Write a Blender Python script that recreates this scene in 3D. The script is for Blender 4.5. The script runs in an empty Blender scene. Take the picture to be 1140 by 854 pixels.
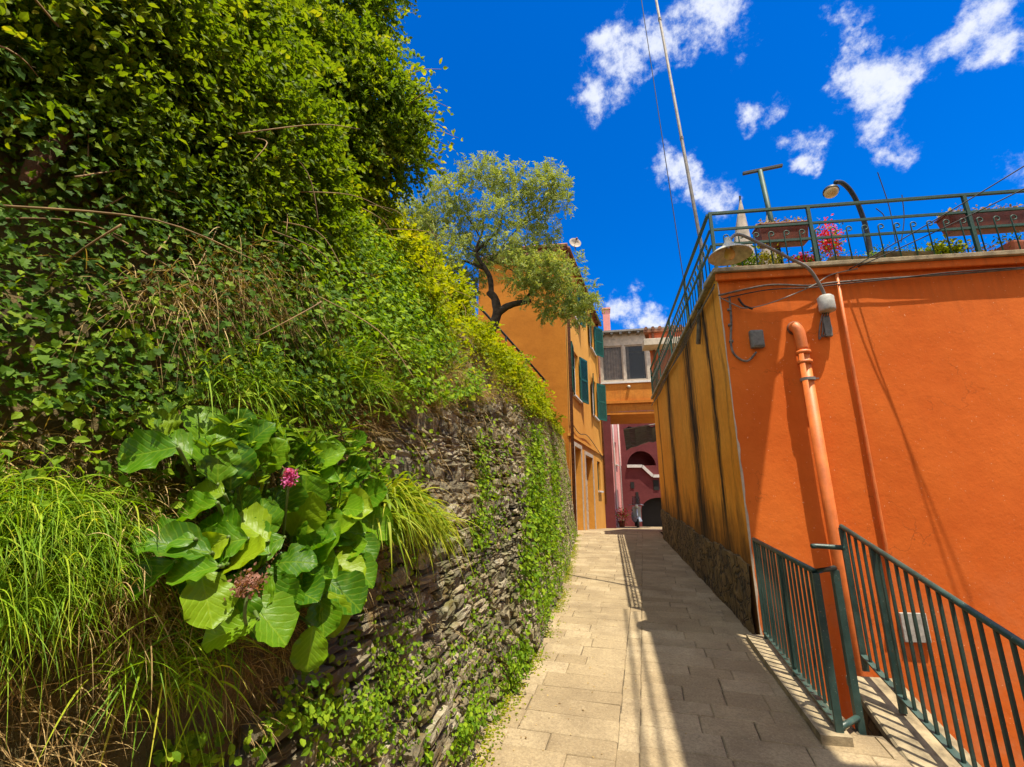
import bpy, math, random
import numpy as np
from mathutils import Vector, Matrix
random.seed(7); RNG = np.random.default_rng(7)
R = math.radians
# ---------------------------------------------------------------- scene frame
# x = across the lane (right +), y = along the lane, z = up.  Eye at (0,0,1.6)
F, PIT, YAW, EYE = 505.0, R(14.3), R(10.9), 1.6
SC = bpy.context.scene; C = SC.collection
def ray(px, py):
    cx, up = px - 570.0, 427.0 - py
    Y = F*math.cos(PIT) - up*math.sin(PIT); z = up*math.cos(PIT) + F*math.sin(PIT)
    return Vector((cx*math.cos(YAW) - Y*math.sin(YAW), cx*math.sin(YAW) + Y*math.cos(YAW), z))
def on_x(px, py, x): r = ray(px, py); k = x/r.x; return Vector((x, r.y*k, EYE + r.z*k))
def on_y(px, py, y): r = ray(px, py); k = y/r.y; return Vector((r.x*k, y, EYE + r.z*k))
def zg(y):                       # lane level: climbs to a crest, then falls gently
    y = np.asarray(y, float)
    return np.where(y < 13.4, .056*y, .7504 - .045*(y-13.4))
# ---------------------------------------------------------------- node helpers
def nd(nt, typ, ins=None, **props):
    n = nt.nodes.new(typ)
    for k, v in props.items(): setattr(n, k, v)
    for k, v in (ins or {}).items():
        s = n.inputs[k]
        if isinstance(v, bpy.types.NodeSocket): nt.links.new(v, s)
        else: s.default_value = v
    return n
def c4(c): return (c[0], c[1], c[2], 1.0)
def ramp(nt, fac, stops, interp='LINEAR'):
    n = nd(nt, 'ShaderNodeValToRGB', {'Fac': fac}); cr = n.color_ramp; cr.interpolation = interp
    while len(cr.elements) < len(stops): cr.elements.new(.5)
    for e, (p, c) in zip(cr.elements, stops):
        e.position = p; e.color = c4(c) if not isinstance(c, (int, float)) else (c, c, c, 1)
    return n.outputs['Color']
def mix(nt, f, a, b, mode='MIX'):
    n = nd(nt, 'ShaderNodeMix', data_type='RGBA', blend_type=mode)
    for k, v in ((0, f), (6, a), (7, b)):
        if isinstance(v, bpy.types.NodeSocket): nt.links.new(v, n.inputs[k])
        else: n.inputs[k].default_value = v if k == 0 else c4(v)
    return n.outputs[2]
def mth(nt, op, a, b=0.0, c=None, clamp=False):
    n = nd(nt, 'ShaderNodeMath', operation=op, use_clamp=clamp)
    for i, v in enumerate((a, b, c)):
        if v is None: continue
        if isinstance(v, bpy.types.NodeSocket): nt.links.new(v, n.inputs[i])
        else: n.inputs[i].default_value = v
    return n.outputs[0]
def noise(nt, vec, scale, detail=4, rough=.55, dist=0.0):
    return nd(nt, 'ShaderNodeTexNoise', {'Vector': vec, 'Scale': scale, 'Detail': detail, 'Roughness': rough, 'Distortion': dist}).outputs['Fac']
def newmat(name):
    m = bpy.data.materials.new(name); m.use_nodes = True; nt = m.node_tree
    b = nt.nodes['Principled BSDF']; return m, nt, b
def objco(nt): return nd(nt, 'ShaderNodeTexCoord').outputs['Object']
def mapped(nt, v, sc=(1, 1, 1), rot=(0, 0, 0), loc=(0, 0, 0)):
    return nd(nt, 'ShaderNodeMapping', {'Vector': v, 'Scale': sc, 'Rotation': rot, 'Location': loc}).outputs['Vector']
def bump(nt, b, h, strength=.3, dist=.02):
    n = nd(nt, 'ShaderNodeBump', {'Height': h, 'Strength': strength, 'Distance': dist})
    nt.links.new(n.outputs['Normal'], b.inputs['Normal'])
def plain(name, col, rough=.6, metal=0.0, vary=.12, scale=9.0, bumps=.15):
    m, nt, b = newmat(name); o = objco(nt)
    f = noise(nt, o, scale, 5, .6)
    dark = tuple(x*(1-vary*2) for x in col); lite = tuple(min(1, x*(1+vary)) for x in col)
    nt.links.new(ramp(nt, f, [(.3, dark), (.7, lite)]), b.inputs['Base Color'])
    b.inputs['Roughness'].default_value = rough; b.inputs['Metallic'].default_value = metal
    if bumps: bump(nt, b, noise(nt, o, scale*9, 3), bumps, .004)
    return m
def stucco(name, col, col2, patch=1.3, grime=.25, dirt=(.12, .08, .05), streaks=None, foot=None, bstr=.35, axis='Y'):
    m, nt, b = newmat(name); o = objco(nt)
    big = noise(nt, o, patch, 6, .62); fine = noise(nt, o, 14, 5, .6)
    c = mix(nt, ramp(nt, big, [(.34, 0), (.66, 1)]), col, col2)
    c = mix(nt, mth(nt, 'MULTIPLY', ramp(nt, fine, [(.42, 1), (.62, 0)]), grime*.6), c, tuple(x*.6 for x in col))
    # rain marks: noise stretched down the wall
    st = noise(nt, mapped(nt, o, (5, 5, .35)), 1.6, 5, .7)
    c = mix(nt, mth(nt, 'MULTIPLY', ramp(nt, st, [(.52, 0), (.78, 1)]), grime), c, dirt)
    if streaks:
        sep = nd(nt, 'ShaderNodeSeparateXYZ', {'Vector': o})
        wob = mth(nt, 'MULTIPLY_ADD', noise(nt, mapped(nt, o, (1, 1, .5)), 1.6, 5, .65), .6, -.3)
        yy = mth(nt, 'ADD', sep.outputs[axis], wob)
        rag = noise(nt, mapped(nt, o, (7, 7, .7)), 1.8, 6, .7)
        for (pos, w, k, zlo, zhi) in streaks:
            d = mth(nt, 'ABSOLUTE', mth(nt, 'SUBTRACT', yy, pos))
            f = mth(nt, 'SUBTRACT', 1.15, mth(nt, 'DIVIDE', d, w))
            f = mth(nt, 'MULTIPLY', mth(nt, 'ADD', f, mth(nt, 'MULTIPLY_ADD', rag, 2.9, -1.6)), 1.1, clamp=True)
            f = mth(nt, 'MULTIPLY', f, mth(nt, 'MULTIPLY_ADD', mth(nt, 'SUBTRACT', sep.outputs['Z'], zlo), 1.0/(zhi-zlo), .55, clamp=True))
            f = mth(nt, 'MULTIPLY', f, k, clamp=True)
            c = mix(nt, f, c, (.03, .018, .007))
    if foot:
        sp3 = nd(nt, 'ShaderNodeSeparateXYZ', {'Vector': o}); hz = mth(nt, 'SUBTRACT', sp3.outputs['Z'], mth(nt, 'MULTIPLY', sp3.outputs['Y'], .056))
        ff = mth(nt, 'ADD', mth(nt, 'MULTIPLY_ADD', hz, -1.5, 2.25), mth(nt, 'MULTIPLY_ADD', noise(nt, mapped(nt, o, (3, 3, .9)), 1.7, 6, .7), 2.4, -1.5), clamp=True)
        c = mix(nt, mth(nt, 'MULTIPLY', ff, .85), c, (.05, .03, .012))
    nt.links.new(c, b.inputs['Base Color']); b.inputs['Roughness'].default_value = .93
    b.inputs['Specular IOR Level'].default_value = .2
    h = mth(nt, 'ADD', mth(nt, 'MULTIPLY', noise(nt, o, 3.2, 6, .6), .9), mth(nt, 'MULTIPLY', noise(nt, o, 38, 4, .65), .22))
    bump(nt, b, h, bstr, .035)
    return m
def leafmat(name, stops, trans=.42, rough=.5, veins=False, spec=.35, hue=1.0):
    m, nt, b = newmat(name)
    a = nd(nt, 'ShaderNodeAttribute', attribute_name='rnd').outputs['Fac']
    c = ramp(nt, a, stops)
    if veins:
        uv = nd(nt, 'ShaderNodeUVMap').outputs['UV']
        sp = nd(nt, 'ShaderNodeSeparateXYZ', {'Vector': uv})
        av = mth(nt, 'ABSOLUTE', mth(nt, 'SUBTRACT', sp.outputs['Y'], .5))
        ph = mth(nt, 'SUBTRACT', mth(nt, 'MULTIPLY', sp.outputs['X'], 46.0), mth(nt, 'MULTIPLY', av, 40.0))
        w = mth(nt, 'POWER', mth(nt, 'ABSOLUTE', mth(nt, 'COSINE', mth(nt, 'MULTIPLY', ph, .5))), 14.0)
        mid = mth(nt, 'SUBTRACT', 1.0, mth(nt, 'MULTIPLY', av, 34.0), clamp=True)
        vn = mth(nt, 'MAXIMUM', mth(nt, 'MULTIPLY', w, .55), mid)
        c = mix(nt, mth(nt, 'MULTIPLY', vn, .32), c, tuple(min(1, x*1.4+.02) for x in stops[-1][1]))
        o = objco(nt)
        c = mix(nt, ramp(nt, noise(nt, o, 26, 4), [(.55, 0), (.8, .55)]), c, (.2, .26, .03))
        bump(nt, b, mth(nt, 'SUBTRACT', noise(nt, o, 60, 2), mth(nt, 'MULTIPLY', vn, .8)), .35, .003)
    nt.links.new(c, b.inputs['Base Color']); b.inputs['Roughness'].default_value = rough
    b.inputs['Specular IOR Level'].default_value = spec
    t = nd(nt, 'ShaderNodeBsdfTranslucent')
    tc = mix(nt, 1.0, c, (1.35, 1.25, .35), 'MULTIPLY')
    nt.links.new(tc, t.inputs['Color'])
    ms = nd(nt, 'ShaderNodeMixShader', {'Fac': trans})
    nt.links.new(b.outputs[0], ms.inputs[1]); nt.links.new(t.outputs[0], ms.inputs[2])
    nt.links.new(ms.outputs[0], nt.nodes['Material Output'].inputs['Surface'])
    return m
# ---------------------------------------------------------------- materials
M = {}
M['orange'] = stucco('orange_plaster', (.58, .112, .013), (.70, .165, .023), .8, .14, (.35, .07, .015), bstr=.26)
def wear(m):
    nt = m.node_tree; b = nt.nodes['Principled BSDF']; c = b.inputs['Base Color'].links[0].from_socket; o = objco(nt)
    wv = nd(nt, 'ShaderNodeVectorMath', {0: o, 1: nd(nt, 'ShaderNodeTexNoise', {'Vector': o, 'Scale': 2.5, 'Detail': 5.0}).outputs['Color']}, operation='ADD').outputs[0]
    e = nd(nt, 'ShaderNodeTexVoronoi', {'Vector': wv, 'Scale': .9}, feature='DISTANCE_TO_EDGE').outputs['Distance']
    crack = mth(nt, 'MULTIPLY', ramp(nt, e, [(.0, 1), (.006, 0)]), ramp(nt, noise(nt, mapped(nt, o, loc=(2, 5, 1)), .9, 3), [(.52, 0), (.6, .55)]))
    c = mix(nt, crack, c, (.2, .05, .012))
    z = nd(nt, 'ShaderNodeSeparateXYZ', {'Vector': o}).outputs['Z']
    low = mth(nt, 'MULTIPLY', mth(nt, 'MULTIPLY_ADD', z, -.7, .85, clamp=True), ramp(nt, noise(nt, mapped(nt, o, loc=(7, 2, 2)), 2.6, 7, .7), [(.46, 0), (.62, 1)]))
    c = mix(nt, mth(nt, 'MULTIPLY', low, .6), c, (.55, .22, .1))
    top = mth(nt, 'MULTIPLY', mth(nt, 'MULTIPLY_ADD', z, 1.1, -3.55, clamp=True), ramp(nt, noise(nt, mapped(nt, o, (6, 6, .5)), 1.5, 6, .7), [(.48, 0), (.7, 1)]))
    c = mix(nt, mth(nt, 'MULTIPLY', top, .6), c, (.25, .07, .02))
    c = mix(nt, ramp(nt, noise(nt, mapped(nt, o, loc=(1, 1, 8)), .55, 4, .6), [(.45, 0), (.65, .4)]), c, (.72, .165, .028))
    c = mix(nt, ramp(nt, noise(nt, mapped(nt, o, (1, 1, 1), loc=(3, 3, 3)), 45, 2), [(.71, 0), (.74, .6)]), c, (.8, .5, .3))
    nt.links.new(c, b.inputs['Base Color'])
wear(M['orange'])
def sside(px, py): return on_x(px, py, 1.44).y
M['ochre'] = stucco('ochre_plaster', (.74, .27, .022), (.84, .35, .04), 1.6, .34, (.16, .06, .02), bstr=.3, foot=True, streaks=[
    (5.42, .06, .4, 1.0, 4.2), (6.0, .17, 1.0, .5, 3.0), (7.3, .48, 1.1, .2, 2.4), (9.5, .40, 1.05, .3, 2.6), (11.3, .14, .9, .6, 3.0)])
M['yellow_orange'] = stucco('yellow_orange_plaster', (.60, .27, .04), (.68, .33, .06), 1.2, .18, (.3, .14, .04))
M['gable'] = stucco('gable_plaster', (.40, .135, .014), (.50, .18, .02), 1.0, .22, (.24, .1, .03))  # deeper orange hue, with the gable's shade also put into this colour
M['bridge'] = stucco('bridge_plaster', (.5, .17, .025), (.62, .25, .04), 2.2, .4, (.2, .09, .03))
M['pink'] = stucco('pink_plaster', (.62, .23, .2), (.72, .34, .3), 1.2, .25, (.3, .13, .12))
M['maroon'] = stucco('maroon_plaster', (.12, .028, .03), (.17, .045, .045), 1.0, .25, (.15, .04, .05))
M['redwall'] = stucco('brick_red_plaster', (.5, .11, .05), (.6, .16, .07), 1.0, .2)
M['green_paint'] = plain('green_paint', (.006, .06, .04), .6, .0, .25, 20, .2)
M['rail_paint'] = None
M['shutter'] = plain('shutter_green', (.006, .085, .055), .5, 0, .2, 14, .1)
M['grey_metal'] = plain('grey_metal', (.22, .21, .19), .6, .1, .15, 14)
M['enamel'] = plain('aged_enamel', (.52, .5, .4), .45, 0, .2, 16)
M['dark_metal'] = plain('dark_metal', (.035, .04, .042), .5, .4, .2, 20)
M['cable'] = plain('cable_grey', (.16, .14, .12), .7, 0, .3, 20)
M['black_cable'] = plain('cable_black', (.02, .02, .02), .7, 0, .2, 20)
M['box_grey'] = plain('plastic_grey', (.16, .165, .15), .6, 0, .2, 22)
M['box_pale'] = plain('plastic_pale', (.42, .42, .38), .6, 0, .2, 22)
M['pipe'] = plain('painted_pipe', (.68, .17, .03), .55, 0, .15, 7, .25)
M['pipe_rust'] = plain('rusty_pipe_mouth', (.2, .07, .03), .8, 0, .35, 18, .4)
M['white'] = plain('white_paint', (.62, .6, .56), .6, 0, .1, 8)
M['cream'] = plain('cream_frame', (.5, .42, .32), .65, 0, .15, 8)
M['terracotta'] = plain('terracotta', (.42, .13, .06), .8, 0, .2, 12, .3)
M['planter'] = plain('planter_red_brown', (.2, .045, .02), .6, 0, .2, 12)
M['moss_pot'] = plain('moss_stone', (.17, .13, .05), .9, 0, .35, 9, .5)
M['canvas'] = plain('canvas_beige', (.42, .35, .28), .9, 0, .2, 8, .2)
M['bark'] = plain('bark_dark', (.055, .038, .024), .95, 0, .45, 14, 1.0)
M['barkbrown'] = plain('bark_brown', (.10, .045, .016), .95, 0, .4, 10, 1.0)
M['twig'] = plain('twig', (.3, .19, .08), .85, 0, .35, 8, .3)
M['tile'] = plain('roof_tile', (.3, .12, .06), .85, 0, .35, 6, .4)
M['dark_in'] = plain('dark_interior', (.012, .011, .01), .9, 0, .1, 4, 0)  # near-black colour stands in for shade inside rooms and the arch
M['curtain'] = plain('curtain_cloth', (.4, .3, .2), .9, 0, .25, 5, 0)
M['chrome'] = plain('worn_chrome', (.5, .5, .52), .3, .8, .1, 9)
M['tyre'] = plain('tyre_rubber', (.02, .02, .02), .85, 0, .2, 20)
M['scooter_paint'] = plain('scooter_silver_paint', (.3, .32, .34), .35, .3, .1, 9)
m, nt, b = newmat('window_glass'); b.inputs['Base Color'].default_value = (.03, .045, .05, 1); b.inputs['Roughness'].default_value = .04; b.inputs['Specular IOR Level'].default_value = .8; M['glass'] = m
m, nt, b = newmat('clear_pane'); b.inputs['Base Color'].default_value = (.05, .06, .07, 1); b.inputs['Roughness'].default_value = .03; b.inputs['Alpha'].default_value = .4; M['clear'] = m
def m_rail():
    m, nt, b = newmat('weathered_green_rail_paint'); o = objco(nt)
    c = mix(nt, ramp(nt, noise(nt, o, 6, 6, .65), [(.35, 0), (.7, 1)]), (.016, .045, .04), (.05, .1, .085))
    c = mix(nt, ramp(nt, noise(nt, o, 70, 3, .6), [(.66, 0), (.7, 1)]), c, (.1, .045, .02))
    c = mix(nt, ramp(nt, noise(nt, mapped(nt, o, (1, 1, 1), loc=(3, 1, 2)), 90, 2), [(.7, 0), (.73, .8)]), c, (.35, .38, .33))
    nt.links.new(c, b.inputs['Base Color']); b.inputs['Roughness'].default_value = .42
    bump(nt, b, noise(nt, o, 80, 4), .35, .003); return m
M['rail_paint'] = m_rail()
def m_stone():
    m, nt, b = newmat('dry_stone'); o = objco(nt)
    a = nd(nt, 'ShaderNodeAttribute', attribute_name='rnd').outputs['Fac']
    c = ramp(nt, a, [(0, (.1, .085, .055)), (.35, (.21, .18, .105)), (.6, (.29, .245, .145)), (.8, (.36, .3, .18)), (1, (.44, .39, .27))])
    lay = noise(nt, mapped(nt, o, (2, 2, 14)), 5, 6, .7)
    c = mix(nt, ramp(nt, lay, [(.33, .6), (.55, 0)]), c, (.06, .05, .035))
    c = mix(nt, ramp(nt, noise(nt, o, 7, 5, .6), [(.52, 0), (.66, .8)]), c, (.2, .125, .035))
    c = mix(nt, ramp(nt, noise(nt, mapped(nt, o, loc=(5, 2, 1)), 11, 5, .7), [(.6, 0), (.72, .85)]), c, (.36, .34, .28))
    c = mix(nt, ramp(nt, noise(nt, mapped(nt, o, loc=(1, 7, 3)), 2.2, 6, .7), [(.52, 0), (.68, .75)]), c, (.085, .1, .015))
    nt.links.new(c, b.inputs['Base Color']); b.inputs['Roughness'].default_value = .92
    h = mth(nt, 'ADD', noise(nt, mapped(nt, o, (1, 1, 3)), 24, 7, .7), mth(nt, 'MULTIPLY', lay, .8))
    bump(nt, b, h, .9, .02); return m
M['stone'] = m_stone()
def m_soil():
    m, nt, b = newmat('bank_soil'); o = objco(nt)
    c = mix(nt, ramp(nt, noise(nt, o, 9, 6, .7), [(.35, 0), (.65, 1)]), (.085, .062, .026), (.30, .215, .085))
    c = mix(nt, ramp(nt, noise(nt, o, 2.5, 5, .6), [(.45, 0), (.65, .7)]), c, (.05, .065, .012))
    nt.links.new(c, b.inputs['Base Color']); b.inputs['Roughness'].default_value = .97
    bump(nt, b, noise(nt, o, 30, 8, .75), 1.0, .04); return m
M['soil'] = m_soil()
def m_pave():
    m, nt, b = newmat('lane_stone_paving'); o = objco(nt)
    a = nd(nt, 'ShaderNodeAttribute', attribute_name='rnd').outputs['Fac']
    c = ramp(nt, a, [(0, (.31, .235, .13)), (.5, (.385, .30, .172)), (1, (.45, .36, .22))])
    c = mix(nt, ramp(nt, noise(nt, o, 2.4, 7, .65), [(.35, .75), (.6, 0)]), c, (.21, .155, .085))
    c = mix(nt, ramp(nt, noise(nt, o, 55, 5, .8), [(.4, .5), (.58, 0)]), c, (.14, .1, .055))
    c = mix(nt, ramp(nt, noise(nt, mapped(nt, o, loc=(4, 4, 0)), 85, 3, .7), [(.6, 0), (.7, .5)]), c, (.5, .42, .28))
    c = mix(nt, ramp(nt, noise(nt, mapped(nt, o, loc=(9, 1, 0)), 5, 6, .75), [(.62, 0), (.7, .5)]), c, (.1, .08, .055))
    nt.links.new(c, b.inputs['Base Color']); b.inputs['Roughness'].default_value = .85
    h = mth(nt, 'ADD', mth(nt, 'MULTIPLY', noise(nt, o, 120, 5, .8), .5), noise(nt, o, 16, 6, .7))
    bump(nt, b, h, .55, .008); return m
M['pave'] = m_pave()
M['joint'] = plain('paving_joint', (.13, .1, .06), .98, 0, .4, 30, .6)
M['concrete'] = plain('old_concrete', (.33, .265, .16), .93, 0, .28, 11, .8)
def m_plinth():
    m, nt, b = newmat('mossy_rubble_plinth'); o = objco(nt)
    w = nd(nt, 'ShaderNodeTexVoronoi', {'Vector': mapped(nt, nd(nt, 'ShaderNodeVectorMath', {0: o, 1: nd(nt, 'ShaderNodeTexNoise', {'Vector': o, 'Scale': 3.0}).outputs['Color']}, operation='ADD').outputs[0], (1, 4.5, 6)), 'Scale': 1.0}, feature='DISTANCE_TO_EDGE')
    e = ramp(nt, w.outputs['Distance'], [(.0, 0), (.09, 1)])
    c = mix(nt, ramp(nt, noise(nt, o, 3, 6, .7), [(.35, 0), (.65, 1)]), (.07, .045, .016), (.21, .13, .045))
    c = mix(nt, ramp(nt, noise(nt, o, 8, 5, .7), [(.55, 0), (.7, .7)]), c, (.2, .15, .06))
    c = mix(nt, e, (.02, .015, .008), c)
    nt.links.new(c, b.inputs['Base Color']); b.inputs['Roughness'].default_value = .95
    bump(nt, b, mth(nt, 'ADD', e, mth(nt, 'MULTIPLY', noise(nt, o, 25, 6, .7), .8)), .8, .03); return m
M['plinth'] = m_plinth()
G = {}
G['ivy'] = leafmat('ivy_leaf', [(0, (0.0352, 0.0872, 0.00889)), (.5, (0.0704, 0.162, 0.012)), (.85, (0.117, 0.224, 0.0148)), (1, (0.234, 0.322, 0.0223))], .42, .6, spec=.15)
G['shrub'] = leafmat('shrub_leaf', [(0, (0.0582, 0.118, 0.00722)), (.5, (0.129, 0.218, 0.0116)), (.85, (0.219, 0.29, 0.0145)), (1, (0.363, 0.355, 0.0202))], .5, .6, spec=.15)
G['bright'] = leafmat('bright_vine_leaf', [(0, (0.123, 0.197, 0.00532)), (.5, (0.26, 0.328, 0.00761)), (.85, (0.369, 0.395, 0.0106)), (1, (0.463, 0.382, 0.0152))], .5, .6, spec=.15)
G['olive'] = leafmat('olive_leaf', [(0, (0.138, 0.193, 0.0482)), (.5, (0.275, 0.343, 0.103)), (.85, (0.413, 0.454, 0.165)), (1, (0.578, 0.578, 0.248))], .4, .6, spec=.2)
G['grass'] = leafmat('grass_blade', [(0, (0.106, 0.235, 0.0132)), (.5, (0.23, 0.399, 0.0166)), (.85, (0.354, 0.508, 0.0231)), (1, (0.567, 0.545, 0.0661))], .45, .55, spec=.2)
G['grassy'] = leafmat('yellow_green_blade', [(0, (0.136, 0.229, 0.0101)), (.5, (0.273, 0.373, 0.0142)), (1, (0.455, 0.457, 0.0404))], .45, .5, spec=.2)
G['dry'] = leafmat('dry_blade', [(0, (0.172, 0.109, 0.0421)), (.5, (0.374, 0.25, 0.0983)), (1, (0.624, 0.468, 0.211))], .25, .8)
G['berg'] = leafmat('broad_leaf', [(0, (0.0431, 0.143, 0.00556)), (.45, (0.0857, 0.234, 0.00692)), (.8, (0.158, 0.323, 0.00839)), (1, (0.286, 0.414, 0.0104))], .44, .42, veins=True, spec=.3)
G['creep'] = leafmat('creeper_leaf', [(0, (0.0783, 0.177, 0.00943)), (.5, (0.173, 0.304, 0.0135)), (1, (0.312, 0.448, 0.0202))], .45, .6, spec=.15)
G['pinkf'] = leafmat('magenta_petal', [(0, (.5, .06, .28)), (1, (.75, .2, .5))], .4, .5)
G['fadedf'] = leafmat('faded_petal', [(0, (.16, .08, .04)), (1, (.5, .25, .2))], .4, .5)
G['redf'] = leafmat('red_petal', [(0, (.6, .01, .03)), (1, (.85, .08, .15))], .4, .5)
G['yellf'] = leafmat('yellow_green_leaf', [(0, (.2, .25, .01)), (1, (.5, .42, .03))], .45, .5)
G['stem'] = plain('green_stem', (.1, .16, .03), .6)
# ---------------------------------------------------------------- object helpers
def tag(o, label=None, cat=None, group=None, kind=None):
    if label: o['label'] = label
    if cat: o['category'] = cat
    if group: o['group'] = group
    if kind: o['kind'] = kind
    return o
def empty(name, loc, label, cat, group=None):
    o = bpy.data.objects.new(name, None); C.objects.link(o); o.location = loc; o.empty_display_size = .1
    return tag(o, label, cat, group)
def par(o, parent):
    if parent is None: return o
    o.parent = parent
    if parent.type == 'EMPTY': o.matrix_parent_inverse = Matrix.Translation(-Vector(parent.location))
    else: o.matrix_parent_inverse = Matrix.Translation(-Vector(parent.get('_loc', (0, 0, 0))))
    return o
def child_copy(o, parent, delta):
    c = o.copy(); C.objects.link(c); c.parent = parent; c.matrix_parent_inverse = o.matrix_parent_inverse.copy()
    c.location = Vector(o.location) + Vector(delta); return c
def tree_copy(o, delta, label=None, parent=None):
    c = o.copy(); C.objects.link(c); c.parent = parent
    if parent is None: c.location = Vector(o.location) + Vector(delta)
    if label: c['label'] = label
    for ch in list(o.children):
        tree_copy(ch, (0, 0, 0), None, c)
    return c
class MB:
    def __init__(s): s.v, s.f = [], []
    def add(s, vs, fs):
        n = len(s.v); s.v += [tuple(v) for v in vs]; s.f += [tuple(i+n for i in f) for f in fs]; return s
    def box(s, lo, hi, fn=None):
        (a, b, c), (d, e, f) = lo, hi
        vs = [(a, b, c), (d, b, c), (d, e, c), (a, e, c), (a, b, f), (d, b, f), (d, e, f), (a, e, f)]
        if fn: vs = [fn(*v) for v in vs]
        return s.add(vs, [(0, 3, 2, 1), (4, 5, 6, 7), (0, 1, 5, 4), (1, 2, 6, 5), (2, 3, 7, 6), (3, 0, 4, 7)])
    def tube(s, path, r, n=8, cap=True, wob=0.0):
        path = [Vector(p) for p in path]; k = len(path)
        rs = list(r) if hasattr(r, '__len__') else [r]*k
        vs, fs = [], []; prev = None
        for i, p in enumerate(path):
            t = (path[min(i+1, k-1)] - path[max(i-1, 0)]).normalized()
            if prev is None:
                a = t.orthogonal().normalized()
            else:
                a = (prev - t*prev.dot(t)).normalized()
            prev = a; b2 = t.cross(a)
            for j in range(n):
                an = 2*math.pi*j/n; rr = rs[i]*(1 + (random.uniform(-wob, wob) if wob else 0))
                vs.append(p + a*math.cos(an)*rr + b2*math.sin(an)*rr)
        for i in range(k-1):
            for j in range(n):
                fs.append((i*n+j, i*n+(j+1) % n, (i+1)*n+(j+1) % n, (i+1)*n+j))
        if cap: fs.append(tuple(range(n-1, -1, -1))); fs.append(tuple((k-1)*n+j for j in range(n)))
        return s.add(vs, fs)
    def bar(s, a, b2, w, d):           # rectangular bar between two points
        a, b2 = Vector(a), Vector(b2); t = (b2-a).normalized()
        u = Vector((0, 0, 1)).cross(t)
        u = u.normalized() if u.length > .05 else Vector((1, 0, 0)); v = t.cross(u).normalized()
        vs = [p + u*sx*w/2 + v*sy*d/2 for p in (a, b2) for sx, sy in ((-1, -1), (1, -1), (1, 1), (-1, 1))]
        return s.add(vs, [(3, 2, 1, 0), (4, 5, 6, 7), (0, 1, 5, 4), (1, 2, 6, 5), (2, 3, 7, 6), (3, 0, 4, 7)])
    def lathe(s, c, prof, n=20, axis=(0, 0, 1)):
        ax = Vector(axis).normalized(); a = ax.orthogonal().normalized(); b2 = ax.cross(a); c = Vector(c); vs, fs = [], []
        for (r, h) in prof:
            for j in range(n):
                an = 2*math.pi*j/n; vs.append(c + ax*h + a*math.cos(an)*r + b2*math.sin(an)*r)
        for i in range(len(prof)-1):
            for j in range(n): fs.append((i*n+j, i*n+(j+1) % n, (i+1)*n+(j+1) % n, (i+1)*n+j))
        return s.add(vs, fs)
    def build(s, name, mat, parent=None, smooth=False, bevel=0.0):
        me = bpy.data.meshes.new(name); me.from_pydata([tuple(v) for v in s.v], [], s.f); me.update()
        o = bpy.data.objects.new(name, me); C.objects.link(o)
        me.materials.append(mat)
        if smooth: me.polygons.foreach_set('use_smooth', [True]*len(me.polygons))
        if bevel:
            bm = o.modifiers.new('b', 'BEVEL'); bm.width = bevel; bm.segments = 2; bm.limit_method = 'ANGLE'
        return par(o, parent)
def smooth_path(pts, n=6):
    pts = [Vector(p) for p in pts]; out = []
    for i in range(len(pts)-1):
        p0, p1, p2, p3 = pts[max(i-1, 0)], pts[i], pts[i+1], pts[min(i+2, len(pts)-1)]
        for j in range(n):
            t = j/n
            out.append(.5*((2*p1)+(-p0+p2)*t+(2*p0-5*p1+4*p2-p3)*t*t+(-p0+3*p1-3*p2+p3)*t**3))
    out.append(pts[-1]); return out
def meshnp(name, V, loops, sizes, mat, parent=None, rnd=None, smooth=True, uv=None):
    me = bpy.data.meshes.new(name)
    me.vertices.add(len(V)); me.vertices.foreach_set('co', np.asarray(V, np.float32).ravel())
    me.loops.add(len(loops)); me.loops.foreach_set('vertex_index', np.asarray(loops, np.int32))
    st = np.concatenate([[0], np.cumsum(sizes)[:-1]]).astype(np.int32)
    me.polygons.add(len(sizes)); me.polygons.foreach_set('loop_start', st)
    me.polygons.foreach_set('loop_total', np.asarray(sizes, np.int32))
    me.polygons.foreach_set('use_smooth', np.full(len(sizes), smooth))
    me.update(calc_edges=True); me.validate()
    if rnd is not None:
        a = me.attributes.new('rnd', 'FLOAT', 'POINT'); a.data.foreach_set('value', np.asarray(rnd, np.float32))
    if uv is not None:
        l = me.uv_layers.new(name='UVMap'); l.data.foreach_set('uv', np.asarray(uv, np.float32)[np.asarray(loops)].ravel())
    me.materials.append(mat)
    o = bpy.data.objects.new(name, me); C.objects.link(o); return par(o, parent)
def nz(v): return v/np.maximum(np.linalg.norm(v, axis=-1, keepdims=True), 1e-9)
KITE = (np.array([(0, 0, 0), (.42, .5, .10), (1, 0, -.08), (.42, -.5, .10)]), [(0, 2, 1), (0, 3, 2)])
OVAL = (np.array([(0, 0, 0), (.25, .4, .06), (.6, .46, .06), (1, 0, -.14), (.6, -.46, .06), (.25, -.4, .06), (.45, 0, -.02)]),
        [(0, 6, 1), (1, 6, 2), (2, 6, 3), (3, 6, 4), (4, 6, 5), (5, 6, 0)])
def ivyT():
    pts = [(0, 0, 0), (.05, .38, .05), (.35, .30, .03), (.45, .55, .06), (.62, .25, .02), (1, 0, -.1), (.62, -.25, .02), (.45, -.55, .06), (.35, -.3, .03), (.05, -.38, .05), (.4, 0, -.03)]
    return np.array(pts), [(10, i+1, i) for i in range(9)] + [(10, 0, 9)]
IVY = ivyT()
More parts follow.
